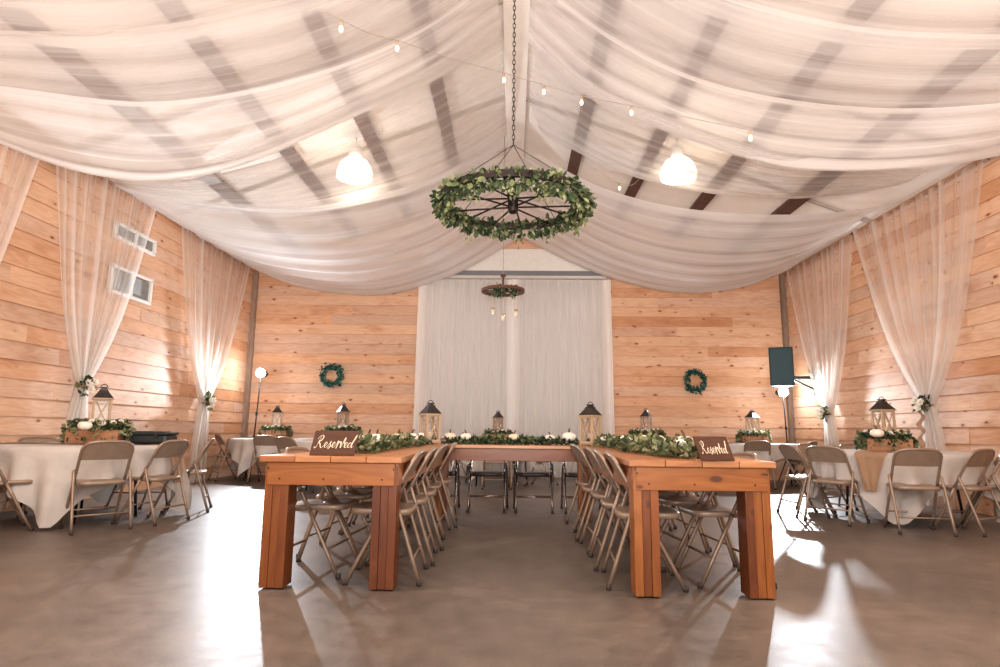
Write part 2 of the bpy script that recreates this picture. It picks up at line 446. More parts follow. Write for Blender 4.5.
# ------------------------------------------------------------------ ceiling swags
def under_roof(u, v, gap):
    d = fw*F + rt*(u-500) - up*(v-333.5)
    k = (RZ-gap-CH)/(d.z+SL*abs(d.x)); p = CAM+d*k
    if p.x < XL+.05 or p.x > XR-.05:
        k2 = (XL+.05 if p.x < 0 else XR-.05)/d.x; q = CAM+d*k2
        return q
    return p
def edge_pt(p): return under_roof(p[0], p[1], -p[2]) if p[2] <= 0 else at(*p)
def swag(name_label, near, far, ns=40, nt=56, dens=(.42, .8), folds=9, amp=.035, seed=0, hem=.12, dip=.1, dp=2):
    """near/far: edge curves as (u, v, y) photo rays; ends are gathered on ridge and eave"""
    r = random.Random(seed)
    A = cr([edge_pt(p) for p in near], nt); B = cr([edge_pt(p) for p in far], nt)
    fs = [(r.uniform(.6, 1)*folds, r.uniform(0, 6), r.uniform(-1.2, 1.2), r.uniform(.5, 1)) for _ in range(3)]
    P, T = [], []
    for i in range(ns*2+1):
        s = i/(ns*2); row, tr = [], []
        for j in range(nt):
            t = j/(nt-1); p = A[j].lerp(B[j], s)
            mid = math.sin(PI*t)
            p.z -= dip*math.sin(PI*s)*mid
            f = 0
            for n, ph, tw, a in fs: f += a*math.sin(2*PI*n*s+ph+tw*3*t)
            f /= 2.2
            env = (.35+.65*mid)*min(1, s*10+.15, (1-s)*10+.15)
            off = V((0, .35, 1))*(amp*f*env)
            row.append(p+off)
            pk = max(0, math.sin(2*PI*fs[0][0]*1.7*s+fs[1][1]+fs[0][2]*2*t))**10*.16+max(0, math.sin(2*PI*fs[1][0]*2.9*s+fs[0][1]+fs[1][2]*3*t))**14*.14
            dn = pk+dens[0]+(dens[1]-dens[0])*s**dp+.13*f*abs(f)
            if s > 1-hem: dn += .14
            if s < .04: dn += .2
            tr.append(max(.15, min(.97, dn+.1*(1-mid))))
        P.append(row); T.append(tr)
    m = MB(); m.grid(P, T, uvf=lambda a, b: (b/nt*5+seed*3, a/(ns*2)*1.8))
    o = m.build('ceiling_drape', MT['ceilsheer'])
    return tag(o, name_label, 'drape', 'sheer swags under the ceiling')
# window (vent) side
WS, SS = 'vent-window wall', 'speaker wall'
swag('sheer white ceiling swag over the vent-window wall, nearest the camera',
     [(-420, -120, -.12), (-150, -130, -.3), (100, -180, -.35), (330, -260, -.3), (505, -330, -.15)],
     [(-190, 20, -.1), (-80, 38, -.2), (0, 40, -.25), (119, 51, -.3), (238, 27, -.28), (340, 0, -.25), (430, -50, -.2), (505, -110, -.15)], dens=(.62, .74), folds=4, seed=3)
swag('sheer white ceiling swag over the vent-window wall, second from the camera',
     [(-190, 30, -.12), (-60, 30, -.3), (119, 30, -.4), (238, 10, -.4), (340, -20, -.35), (430, -70, -.3), (505, -120, -.2)],
     [(-80, 85, -.1), (0, 92, -.2), (136, 106, -.3), (238, 96, -.34), (340, 69, -.32), (420, 34, -.25), (498, -15, -.18)], dens=(.60, .74), folds=4, seed=7)
swag('wide white ceiling swag with bright hem, vent-window side, before the pendant',
     [(-85, 80, -.1), (0, 85, -.25), (136, 102, -.35), (238, 92, -.4), (340, 65, -.4), (420, 30, -.3), (497, -22, -.2)],
     [(-14, 138, -.15), (50, 163, -.6), (100, 176, -.8), (160, 181, -.9), (240, 166, -.9), (350, 119, -.7), (430, 83, -.45), (500, 38, -.2)], dens=(.55, .92), folds=5, seed=4, hem=.22)
swag('sheer white ceiling swag crossing before the pendant on the vent-window side',
     [(108, 178, -.12), (165, 170, -.7), (240, 149, -.9), (350, 102, -.85), (430, 66, -.6), (501, 20, -.2)],
     [(116, 187, -.14), (190, 204, 8.6), (300, 212, 9.0), (400, 195, 9.5), (460, 172, 10.2), (508, 146, 10.8)], dens=(.28, .82), folds=8, dp=3.5, seed=5, amp=.03)
swag('long white ceiling swag from the vent-window wall down to the back wall',
     [(114, 185, -.15), (190, 200, 8.7), (300, 206, 9.5), (400, 190, 10.1), (460, 168, 10.8), (523, 138, 11.4)],
     [(249, 267, -.1), (300, 287, 12.4), (375, 295, 12.4), (430, 284, 12.4), (472, 266, 12.42), (524, 235, 12.45)], dens=(.68, .86), folds=10, seed=6, amp=.045, dip=.22)
# speaker side
swag('sheer white ceiling swag over the speaker wall, nearest the camera',
     [(1420, -120, -.12), (1150, -130, -.3), (920, -180, -.35), (700, -260, -.3), (525, -330, -.15)],
     [(1190, 25, -.1), (1080, 42, -.2), (1000, 48, -.25), (890, 50, -.3), (780, 32, -.28), (680, 5, -.25), (600, -45, -.2), (522, -110, -.15)], dens=(.62, .74), folds=4, seed=13)
swag('sheer white ceiling swag over the speaker wall, second from the camera',
     [(1190, 35, -.12), (1060, 35, -.3), (890, 30, -.4), (780, 10, -.4), (690, -20, -.35), (600, -70, -.3), (524, -120, -.2)],
     [(1080, 95, -.1), (1000, 107, -.2), (890, 112, -.3), (780, 103, -.34), (690, 80, -.32), (610, 40, -.25), (531, -15, -.18)], dens=(.60, .74), folds=4, seed=17)
swag('wide white ceiling swag with bright hem, speaker side, before the pendant',
     [(1090, 90, -.1), (1000, 103, -.25), (890, 108, -.35), (780, 98, -.4), (690, 75, -.4), (610, 35, -.3), (532, -22, -.2)],
     [(1018, 152, -.15), (950, 165, -.6), (890, 170, -.8), (830, 171, -.9), (770, 165, -.9), (670, 133, -.7), (590, 98, -.45), (528, 42, -.2)], dens=(.55, .92), folds=5, seed=14, hem=.2)
swag('sheer white ceiling swag crossing in front of the pendant on the speaker side',
     [(928, 170, -.12), (850, 160, -.7), (770, 150, -.9), (670, 117, -.85), (590, 82, -.6), (528, 25, -.2)],
     [(905, 184, 8.1), (850, 194, 8.5), (780, 199, 8.9), (700, 192, 9.2), (620, 172, 9.8), (530, 128, 10.4)], dens=(.28, .8), folds=8, dp=3.5, seed=15, amp=.03)
swag('long white ceiling swag from the speaker wall down to the back wall',
     [(880, 206, -.12), (815, 214, 9.0), (730, 213, 9.7), (650, 202, 10.3), (580, 178, 10.9), (515, 138, 11.3)],
     [(788, 270, -.1), (740, 288, 12.4), (680, 293, 12.4), (620, 281, 12.4), (570, 262, 12.42), (516, 234, 12.42)], dens=(.68, .86), folds=10, seed=16, amp=.045, dip=.22)

# ------------------------------------------------------------------ greenery helpers
def flower_mb(m, p, r, seed=0, d=V((0, 0, 1))):
    q = random.Random(seed); x = d.orthogonal().normalized(); y = d.cross(x)
    for ring, (n, tilt, L) in enumerate(((6, .35, 1), (5, .8, .8), (4, 1.2, .55))):
        for k in range(n):
            a = 2*PI*k/n+ring*.5+q.uniform(-.15, .15)
            h = x*math.cos(a)+y*math.sin(a); dd = h*math.cos(tilt)+d*math.sin(tilt)
            m.leaf(p+d*(-r*.2), dd, d, r*L, r*.95, .5)
def leaves(m, centre, n, L, seed, upb=.5, spread=1.0, tr=(0, 1)):
    """centre(rand) -> (point, outward)"""
    q = random.Random(seed)
    for _ in range(n):
        p, o = centre(q)
        d = (o*spread+V((q.gauss(0, .6), q.gauss(0, .6), q.gauss(0, .6)+upb))).normalized()
        l = L*q.uniform(.6, 1.3)
        m.leaf(p, d, V((q.gauss(0, 1), q.gauss(0, 1), q.gauss(0, 1)+.5)), l, l*q.uniform(.55, .85), q.uniform(*tr))

# ------------------------------------------------------------------ wall curtains
def wall_curtain(x, s, y0, y1, yt, zt, label, seed, ribbon=False, flip=1.25, top=EAVE-.02, hour=1.0):
    r = random.Random(seed); P, T = [], []; ns, nt = 72, 60
    ph = [r.uniform(0, 6) for _ in range(4)]
    tt = (top-zt)/top
    t0 = thing('wall_curtain', label, 'curtain', (x+s*.06, yt, 0), 0, 'tied sheer curtains on the side walls')
    for i in range(ns+1):
        a = i/ns; row, tr = [], []
        f = .6*math.sin(2*PI*7*a+ph[0])+.5*math.sin(2*PI*11*a+ph[1])+.35*math.sin(2*PI*17*a+ph[2])
        for j in range(nt+1):
            t = j/nt; z = top*(1-t)
            if t <= tt:
                k = t/tt; e = k**1.25*(1-.18*math.sin(PI*k)); wd = 1-e
                y = (y0+(y1-y0)*a)*wd+(yt+(a-.5)*.13)*e
                nar = e
            else:
                k = (t-tt)/(1-tt); e = 1-(1-k)**2
                y = yt+(a-.5)*(.13+.36*e); nar = 1-.6*e
            dep = (.035+.05*nar)*f*.6+.06+.03*nar
            row.append((s*dep, y-yt+.012*math.sin(8*t+9*a), z))
            ff = max(0, math.sin(2*PI*7*a+ph[0]))**9*.34+max(0, math.sin(2*PI*4.3*a+ph[3]))**16*.3+max(0, math.sin(2*PI*11*a+ph[1]))**9*.22
            tr.append(max(.2, min(.95, .27+ff*(1-.4*nar)+.42*nar**2+.25*max(0, 1-min(a, 1-a)/.03))))
        P.append(row); T.append(tr)
    m = MB(); m.grid(P, T, uvf=lambda a, b: (b/nt*4+seed, a/ns*2)); m.build('curtain_panel', MT['sheer'], t0)
    m = MB(); m.box((s*.05, (y0+y1)/2-yt, top+.01), (.025, y1-y0+.1, .025), t=.3); m.build('curtain_rod', MT['trimwood'], t0)
    g = MB(); c = V((s*.16, 0, zt))
    leaves(g, lambda q: (c+V((q.uniform(-.03, .03), q.gauss(0, .05), q.gauss(0, .05))), V((s*.6, q.gauss(0, .6), q.gauss(0, .6)))), 46, .085, seed, .1)
    tb = g.build('tieback', MT['leafdark' if ribbon else 'leaf'], t0)
    for k in range(3):
        g = MB(); flower_mb(g, c+V((s*.09, (-.06, .04, -.01)[k], (.02, .04, -.05)[k])), .055, k, V((s, -.5, .3)).normalized()); g.build('flower', MT['petal'], tb)
    g = MB(); g.tube([(s*.13+s*.07*math.cos(a), .075*math.sin(a), zt-.02) for a in [2*PI*k/14 for k in range(14)]], .014, 6, True); g.build('tie_band', MT['burlap'], t0)
    if ribbon:
        g = MB(); n = 24; Q = []
        for k in range(n+1):
            z = zt-.05-k/n*.62; w = .035; y = .03*math.sin(k*.9)+.06*k/n
            Q.append([(s*(.20+.01*math.sin(k)), y-w, z), (s*(.215+.02*math.cos(k*.7)), y+w, z+.01)])
        g.grid(Q); g.build('ribbon', MT['burlap'], t0)
    return t0
wall_curtain(XL, 1, 4.6, 6.5, 5.5, 1.40, 'sheer white tied curtain on the vent-window wall, first from the camera, cut off', 31)
wall_curtain(XL, 1, 6.65, 8.7, 7.5, 1.43, 'sheer white tied curtain over the vent windows, behind the black case table', 32)
wall_curtain(XL, 1, 9.5, 12.1, 10.6, 1.36, 'sheer white tied curtain on the vent-window wall, next to the back corner', 33)
wall_curtain(XR, -1, 6.95, 9.75, 8.25, 1.33, 'sheer white curtain on the speaker wall tied with white flowers and burlap ribbon', 34, True)
wall_curtain(XR, -1, 9.8, 12.2, 10.85, 1.28, 'sheer white tied curtain on the speaker wall, next to the speaker', 35)

# ------------------------------------------------------------------ backdrop curtains
def backdrop(x0, x1, label, seed, zt=4.0, y=YB-.22):
    r = random.Random(seed); P, T = [], []; ns, nt = 90, 16; ph = [r.uniform(0, 6) for _ in range(3)]
    for i in range(ns+1):
        a = i/ns; row, tr = [], []
        f = .5*math.sin(2*PI*9*a+ph[0])+.4*math.sin(2*PI*15*a+ph[1])+.3*math.sin(2*PI*23*a+ph[2])
        ed = max(0, 1-min(a, 1-a)/.10)
        for j in range(nt+1):
            t = j/nt; wid = 1+.03*t
            row.append((x0+(x1-x0)*(.5+(a-.5)*wid), y+.035*f*(.6+.4*t)-.03*ed, zt-t*(zt-.015)))
            tr.append(max(.3, min(.97, .55+.10*f*abs(f)+.42*min(1, ed*1.8))))
        P.append(row); T.append(tr)
    m = MB(); m.grid(P, T, uvf=lambda a, b: (b/nt*4, a/ns*2))
    return tag(m.build('backdrop_curtain', MT['backsheer']), label, 'curtain', 'backdrop curtains over the roller door')
backdrop(-1.95, .02, 'tall white sheer backdrop curtain over the roller door, half nearer the vent windows', 1)
backdrop(-.02, 2.0, 'tall white sheer backdrop curtain over the roller door, half nearer the speaker', 2, y=YB-.25)
m = MB(); m.tube([(-2.0, YB-.235, 4.02), (2.05, YB-.235, 4.02)], .015)
tag(m.build('curtain_rod', MT['cord']), 'thin pale curtain rod carrying the backdrop over the roller door', 'rod')

# ------------------------------------------------------------------ farm tables
def farm_table(label, x0, x1, y0, y1, zt, along='Y'):
    root = thing('farm_table', label, 'table', ((x0+x1)/2, (y0+y1)/2, 0), 0, 'farm tables set in a U')
    W, L = (x1-x0), (y1-y0); top = MB()
    n = 4
    for k in range(n):
        if along == 'Y': top.box((-W/2+W*(k+.5)/n, 0, zt-.018), (W/n-.003, L, .036))
        else: top.box((0, -L/2+L*(k+.5)/n, zt-.018), (W, L/n-.003, .036))
    top.build('tabletop', MT['farmtop'], root, bevel=.004)
    iw, il = W/2-.045, L/2-.045
    az, ah = zt-.036-.068, .132
    for c, s, nails in (((0, -il, az), (W-.09, .04, ah), 1), ((0, il, az), (W-.09, .04, ah), 0), ((-iw, 0, az), (.04, L-.09, ah), 0), ((iw, 0, az), (.04, L-.09, ah), 0)):
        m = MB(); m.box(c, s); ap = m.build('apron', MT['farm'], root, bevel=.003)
        if nails:
            for u in (-.44, -.36, .36, .44, -.05):
                m = MB(); m.tf = M4.Translation((u*W, c[1]-.0185, c[2]+(.03 if abs(u) > .4 else -.03))) @ M4.Rotation(PI/2, 4, 'X')
                m.lathe([(.006, 0), (.006, .004)], 8); m.build('screw', MT['nail'], ap)
    lw = .145
    for sx in (-1, 1):
        for sy in (-1, 1):
            m = MB(); h = zt-.036-.12
            cx, cy = sx*(iw-.02-lw/2+.035), sy*(il-.02-lw/2+.03)
            for k in range(3):        # laminated posts: three planks side by side
                w = lw/3
                m.box((cx-lw/2+w*(k+.5), cy+(.0025 if k == 1 else 0), (h+.1)/2+.004), (w-.001, lw-(.0 if k != 1 else .004), h+.09))
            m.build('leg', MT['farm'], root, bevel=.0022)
    return root
ZT = .765
farm_table('long farm table ending in the wide squarely facing reserved sign, vent-window side', -1.50, -.65, 3.69, 6.82, ZT)
farm_table('long farm table ending in the turned reserved sign, speaker side', .675, 1.52, 3.63, 6.82, ZT)
farm_table('head farm table crossing between the two long tables before the backdrop', -1.5, 1.52, 6.84, 7.62, ZT, 'X')

# ------------------------------------------------------------------ folding chairs
def make_chair(padded=False):
    fm = MT['chrome'] if padded else MT['chair']; pm = MT['darkpad'] if padded else MT['chairpanel']
    root = thing('folding_chair', 'folding chair', 'chair')
    def side(z):                      # long frame line: front foot -> back top
        return .225-.52*z-(.05*max(0, z-.55)**1.2 if z > .55 else 0)
    hw = lambda z: .208-.006*min(1, z/.5)
    r = .0135
    for s in (-1, 1):
        m = MB(); m.tube([(s*hw(z), side(z), z) for z in (.012, .15, .3, .43)], r, 8)
        lg = m.build('leg', fm, root)
        m = MB(); m.lathe([(.017, 0), (.017, .03), (.013, .034)], 10, (s*hw(0), side(0), 0)); m.build('foot_cap', MT['capm'], lg)
    up_ = [(-hw(z), side(z), z) for z in (.42, .5, .6, .68, .72)]
    arch = [(-.19, side(.752), .752), (-.16, side(.775), .775), (-.11, side(.787)-.008, .787), (0, side(.79)-.016, .79)]
    line = up_+arch; line = line+[(-p[0], p[1], p[2]) for p in line[-2::-1]]
    m = MB(); m.tube(line, r, 8); m.build('back_frame', fm, root)
    for s in (-1, 1):
        m = MB(); m.tube([(s*.230, -.225, .012), (s*.2285, -.18, .15), (s*.2265, -.095, .41), (s*.2255, -.055, .525), (s*.213, -.05, .535)], r*.95, 8)
        lg = m.build('leg', fm, root)
        m = MB(); m.lathe([(.0165, 0), (.0165, .03), (.012, .034)], 10, (s*.230, -.225, 0)); m.build('foot_cap', MT['capm'], lg)
    for z, y, w in ((.17, side(.17), .205), (.15, -.18, .228)):
        m = MB(); m.tube([(-w, y, z), (w, y, z)], .0085, 6); m.build('stretcher', fm, root)
    # seat: dished pan with rolled edge
    n = 28; P = []
    for i in range(n):
        a = 2*PI*i/n; c, s_ = math.cos(a), math.sin(a); e = 2/4.5
        px = math.copysign(abs(c)**e, c)*.193; py = math.copysign(abs(s_)**e, s_)*.195+.03
        zz = .442+.004*(1 if py > 0 else -1)
        th = .036 if not padded else .045
        P.append([(px*.0, .035, zz-.012-(th-.026)*-.5), (px*.55, .035+(py-.035)*.55, zz-.009), (px*.9, .035+(py-.035)*.9, zz), (px*.985, .035+(py-.035)*.985, zz-.004),
                  (px, py, zz-.014), (px*.995, .035+(py-.035)*.995, zz-th), (px*.9, .035+(py-.035)*.9, zz-th), (0, .035, zz-th)])
    m = MB(); m.grid(P, closed_u=True); m.build('seat', pm, root)
    # backrest panel
    P = []; B = []
    for i in range(19):
        u = -1+2*i/18; row = []; row2 = []
        for j in range(9):
            v = j/8; zt_ = .783-.055*max(0, abs(u)-.55)**1.6/.28; z = .625+(zt_-.625)*v
            y = side(z)-.022*(1-u*u)-.002; x = u*.196
            row.append((x, y, z)); row2.append((x, y+.012, z))
        P.append(row); B.append(row2)
    m = MB(); m.grid(P); m.grid([r_[::-1] for r_ in B])
    for edge in (0, 8):
        m.grid([[P[i][edge], B[i][edge]] for i in range(19)])
    m.build('backrest', pm, root)
    return root
chair_t = make_chair(False); chair_p = make_chair(True)
used = {}
def put_chair(proto, x, y, rz, label, group):
    c = proto if not used.get(proto.name) else copy_tree(proto)
    used[proto.name] = True
    c.location = (x, y, 0); c.rotation_euler = (0, 0, rz); tag(c, label, 'chair', group); return c
ORD = ['first', 'second', 'third', 'fourth', 'fifth', 'sixth']
rj = random.Random(5)
def nm(k): return ORD[k]
for k, y in enumerate((4.08, 4.62, 5.18, 5.72, 6.30)):
    put_chair(chair_t, -.79+rj.uniform(-.015, .015), y, PI/2+rj.uniform(-.1, .1)+(.06 if k == 4 else 0),
              'taupe metal folding chair, aisle side of the vent-side farm table, %s from the camera' % nm(k), 'chairs along the farm tables')
for k, y in enumerate((4.05, 4.56, 5.12, 5.66, 6.22)):
    put_chair(chair_t, .81+rj.uniform(-.015, .015), y, -PI/2+rj.uniform(-.1, .1),
              'taupe metal folding chair, aisle side of the speaker-side farm table, %s from the camera' % nm(k), 'chairs along the farm tables')
for k, y in enumerate((4.24, 4.80, 5.36, 5.90, 6.44)):
    put_chair(chair_t, -1.30+rj.uniform(-.02, .02), y, -PI/2+rj.uniform(-.12, .12),
              'taupe metal folding chair, outer side of the vent-side farm table, %s from the camera' % nm(k), 'chairs along the farm tables')
for k, y in enumerate((4.15, 4.74, 5.30, 5.84, 6.40)):
    put_chair(chair_t, 1.33+rj.uniform(-.02, .02), y, PI/2+rj.uniform(-.12, .12),
              'taupe metal folding chair, outer side of the speaker-side farm table, %s from the camera' % nm(k), 'chairs along the farm tables')
for k, x in enumerate((-.86, -.285, .26, .83)):
    put_chair(chair_p, x, 7.42, PI+rj.uniform(-.04, .04),
              'chrome folding chair with dark padded seat behind the head table, %s from the vent side' % nm(k), 'padded chairs at the head table')

# ------------------------------------------------------------------ round tables with cloths
TZ = .735
def round_table(cx, cy, R, a0, lab, runner_a, seed, half=1.15, flat=0):
    root = thing('round_table', 'folding round table hidden under the cloth of '+lab, 'table', (cx, cy, 0), a0, 'round guest tables')
    m = MB(); m.lathe([(0, TZ-.03), (R-.005, TZ-.03), (R, TZ-.02), (R, TZ-.004), (R-.004, TZ-.001), (0, TZ-.001)], 48); m.build('tabletop', MT['white'], root)
    for sx in (-1, 1):
        for sy in (-1, 1):
            m = MB(); m.tube([(sx*.42, sy*.27, TZ-.04), (sx*.44, sy*.29, .3), (sx*.46, sy*.31, .0)], .014, 8); m.build('leg', MT['blackm'], root)
    # cloth: square linen over the disc, corners falling low
    P = []; q = random.Random(seed); n = 144; ph = q.uniform(0, 6)
    for i in range(n):
        th = 2*PI*i/n; row = []
        edge = half/max(abs(math.cos(th)), abs(math.sin(th)))
        drop = min(edge-R, TZ-.03)
        k = abs(math.cos(2*th))                      # 0 at the corners, 1 mid side
        for rr in (0, .3, .6, .85, .97): row.append((R*rr*math.cos(th), R*rr*math.sin(th), TZ+.004))
        row.append((R*1.004*math.cos(th), R*1.004*math.sin(th), TZ-.003))
        for j in range(1, 13):
            s = j/12*drop
            w = .055*math.sin(8*th*2+ph)+.035*math.sin(22*th+ph*2)+.07*math.cos(4*th+PI)*.6
            g = min(1, s/.5)
            rad = R*1.006+.012+.02*g+w*g*(1.2-.4*k)
            sh = .05*g*math.sin(5*th+ph)
            row.append((rad*math.cos(th+sh*.3), rad*math.sin(th+sh*.3), TZ-.006-s*.985))
        P.append(row)
    m = MB(); m.grid(P, closed_u=True); c = m.build('tablecloth', MT['linen']); c.location = (cx, cy, 0); c.rotation_euler = (0, 0, a0)
    tag(c, 'white linen tablecloth on '+lab, 'tablecloth', 'white tablecloths')
    if runner_a is not None:
        Q = []; w = .15
        prof = []
        for k in range(-26, 27):
            x = k/26*(R+.40)
            if abs(x) <= R+.015: prof.append((x, TZ+.011))
            else: prof.append((math.copysign(R+.045+.07*min(1, (abs(x)-R)/.3), x), TZ+.004-(abs(x)-R-.015)*1.0))
        for x, z in prof:
            nar = w*(1 if z > TZ-.02 else 1-.62*min(1, (TZ-z)/.38))
            Q.append([(x+(.012*math.sin(j*1.9+z*9) if z < TZ-.03 else 0), -nar+2*nar*j/8, z+(.003*math.sin(x*23+j) if z > TZ else 0)+.0) for j in range(9)])
        m = MB(); m.grid(Q); rn = m.build('table_runner', MT['burlap']); rn.location = (cx, cy, 0); rn.rotation_euler = (0, 0, runner_a)
        tag(rn, 'tan burlap runner across '+lab, 'runner', 'burlap runners')
L1 = 'the black case table by the vent windows'
L2 = 'the round table by the burlap-tied curtain'
L3 = 'the corner table before the bare stand flash'
L4 = 'the corner table below the speaker'
L5 = 'the table behind the wide facing reserved sign'
L6 = 'the table behind the speaker-side garland'
L7 = 'the middle table before the backdrop curtain'
T = {1: (-4.47, 6.46, .86), 2: (4.38, 7.18, .82), 3: (-4.35, 11.45, .80), 4: (4.45, 11.45, .80), 5: (-2.68, 9.75, .84), 6: (2.20, 10.2, .84), 7: (-.27, 11.0, .76)}
round_table(*T[1], math.radians(-24), L1, .1, 1, 1.17)
round_table(*T[2], .18, L2, math.radians(222), 2)
round_table(*T[3], .5, L3, math.radians(178), 3, 1.02)
round_table(*T[4], .3, L4, math.radians(200), 4, 1.02)
round_table(*T[5], .2, L5, math.radians(190), 5, 1.08)
round_table(*T[6], .6, L6, math.radians(-10), 6, 1.08)
round_table(*T[7], .35, L7, None, 7, .98)

def seat_at(t, ang, d, label, turn=0, grp='chairs around the round tables'):
    cx, cy, R = T[t]; a = math.radians(ang)
    x, y = cx+math.cos(a)*(R+d), cy+math.sin(a)*(R+d)
    put_chair(chair_t, x, y, a+PI/2+turn, label, grp)
C = 'taupe metal folding chair '
def seat(x, y, deg, label): put_chair(chair_t, x, y, math.radians(deg), label, 'chairs around the round tables')
seat(-4.58, 5.58, -45, C+'at the black case table, cut off by the picture edge')
seat(-3.79, 5.72, 48, C+'before the lantern of the black case table, back to the camera')
seat(-3.54, 6.20, 80, C+'at the black case table, directly below the case, turned sideways')
seat(-3.64, 7.05, 112, C+'seen edge-on at the runner end of the black case table')
seat_at(1, 150, .0, C+'on the wall side of the black case table')
seat_at(1, 85, .02, C+'on the far side of the black case table')
seat(3.93, 6.24, -12, C+'squarely before the lantern by the burlap-tied curtain')
seat(3.47, 6.83, -54, C+'by the runner end of the burlap-tied curtain table')
seat(3.40, 7.38, -88, C+'with lit seat at the burlap-tied curtain table, nearest the farm table')
seat(4.46, 6.27, 28, C+'at the burlap-tied curtain table, turned toward the speaker wall')
seat(4.86, 6.56, 56, C+'tight against the speaker wall at the burlap-tied curtain table')
seat_at(2, 128, .05, C+'far side of the burlap-tied curtain table, toward the speaker')
seat_at(2, 85, .05, C+'far side of the burlap-tied curtain table, near the curtain')
seat_at(3, -78, .02, C+'at the corner table before the bare stand flash, back to camera', -.2)
seat_at(3, -152, .02, C+'side-on at the corner flash table, beside the tied curtain', .2)
seat_at(3, -8, .06, C+'between the corner flash table and the sign table', .1)
seat_at(4, -112, -.02, C+'at the corner table below the speaker, back to camera', .2)
seat_at(4, -168, -.02, C+'beside the runner end of the corner table below the speaker')
seat_at(4, -45, .0, C+'at the corner table below the speaker, toward the tied curtain')
seat_at(5, -128, .0, C+'just behind the wide sign and its farm table', .15)
seat_at(5, -65, .0, C+'behind the vent-side farm table, toward the aisle', .1)
seat_at(6, -110, .0, C+'behind the speaker-side farm table, toward the aisle', .1)
seat_at(6, -50, .0, C+'behind the speaker-side farm table, toward the speaker')
seat_at(7, -88, .10, C+'at the middle backdrop table, back to camera', .0)
seat_at(7, -20, .06, C+'side-on at the middle backdrop table, toward the speaker')
seat_at(7, -150, .06, C+'side-on at the middle backdrop table, toward the vent windows')

# ------------------------------------------------------------------ lanterns
def make_lantern(name, body, s=.172, H=.47):
    root = thing(name, 'lantern', 'lantern'); k = H/.47
    h0, h1 = .035*k, .312*k
    m = MB(); m.box((0, 0, h0*.68), (s*1.06, s*1.06, h0*.64))
    for a in (-1, 1):
        for b in (-1, 1): m.box((a*s*.42, b*s*.42, h0*.2), (s*.16, s*.16, h0*.4))
    m.build('base', body, root, bevel=.003)
    for a in (-1, 1):
        for b in (-1, 1):
            m = MB(); m.box((a*s*.43, b*s*.43, (h0+h1)/2), (s*.13, s*.13, h1-h0)); m.build('post', body, root)
    for r_ in range(4):
        m = MB(); m.tf = M4.Rotation(r_*PI/2, 4, 'Z')
        for sg in (-1, 1): m.bar((sg*s*.36, s*(.44+.012*sg), h0), (-sg*s*.36, s*(.44+.012*sg), h1), s*.06, s*.05)
        m.box((0, s*.43, h0+.006), (s*.8, s*.1, .014)); m.box((0, s*.43, h1-.008), (s*.8, s*.1, .016))
        f = m.build('side_frame', body, root)
        m = MB(); m.tf = M4.Rotation(r_*PI/2, 4, 'Z'); ix = [m.vert(p) for p in ((-s*.37, s*.41, h0), (s*.37, s*.41, h0), (s*.37, s*.41, h1), (-s*.37, s*.41, h1))]
        m.face(ix); m.build('pane', MT['glass'], f)
    m = MB(); m.box((0, 0, h1+.007*k), (s*1.14, s*1.14, .014*k)); m.build('top_board', body, root, bevel=.002)
    m = MB(); zs = [(s*.54, h1+.014*k), (s*.50, h1+.025*k), (s*.30, h1+.072*k), (s*.22, h1+.096*k), (s*.22, h1+.106*k), (s*.15, h1+.108*k), (s*.15, h1+.122*k), (s*.19, h1+.124*k), (s*.19, h1+.132*k)]
    rings = [[m.vert((a*w, b*w, z)) for a, b in ((-1, -1), (1, -1), (1, 1), (-1, 1))] for w, z in zs]
    for i in range(len(rings)-1):
        for j in range(4): m.face([rings[i][j], rings[i][(j+1) % 4], rings[i+1][(j+1) % 4], rings[i+1][j]])
    m.face(rings[-1]); rf = m.build('roof', MT['roofm'], root)
    m = MB(); m.tube([(.032*k*math.cos(a), 0, h1+.132*k+.026*k*math.sin(a)) for a in [PI*q/10 for q in range(11)]], .0045*k, 6); m.build('handle', MT['blackm'], rf)
    m = MB(); m.lathe([(.034*k, h0), (.034*k, h0+.09*k), (.02*k, h0+.094*k), (.003, h0+.094*k), (.002, h0+.108*k)], 14); m.build('candle', MT['candle'], root)
    m = MB()
    leaves(m, lambda q: (V((q.uniform(-.05, .05)*k, q.uniform(-.05, .05)*k, h0)), V((0, 0, .8))), 16, .055*k, 77, .5); m.build('greenery', MT['leafdark'], root)
    return root
lan = make_lantern('lantern', MT['lantern']); lanb = make_lantern('brown_lantern', MT['brownlantern'], .155, .46)
lused = {}
def put_lantern(proto, x, y, z, rz, label, sc_=1):
    c = proto if proto.name not in lused else copy_tree(proto); lused[proto.name] = 1
    c.location = (x, y, z); c.rotation_euler = (0, 0, rz); c.scale = (sc_,)*3
    return tag(c, label, 'lantern', 'candle lanterns')
put_lantern(lan, -.93, 7.02, ZT, .62, 'whitewashed lantern on the head table corner toward the vent windows', 1.04)
put_lantern(lan, .885, 7.02, ZT, -.75, 'whitewashed lantern on the head table corner toward the speaker', 1.04)
PB = .135   # planter height
def table_top(t): return TZ+.012
spots = {1: (102, 6.2, .95, 'leaf'), 2: (882, 7.0, .95, 'leafdark'), 3: (277, 11.35, .8, 'leaf'), 4: (752, 11.35, .8, 'leaf'), 5: (343, 9.7, .8, 'leaf'), 6: (646, 10.1, .8, 'leaf'), 7: (498, 10.9, .75, 'leaf')}
LL = {1: L1, 2: L2, 3: L3, 4: L4, 5: L5, 6: L6, 7: L7}
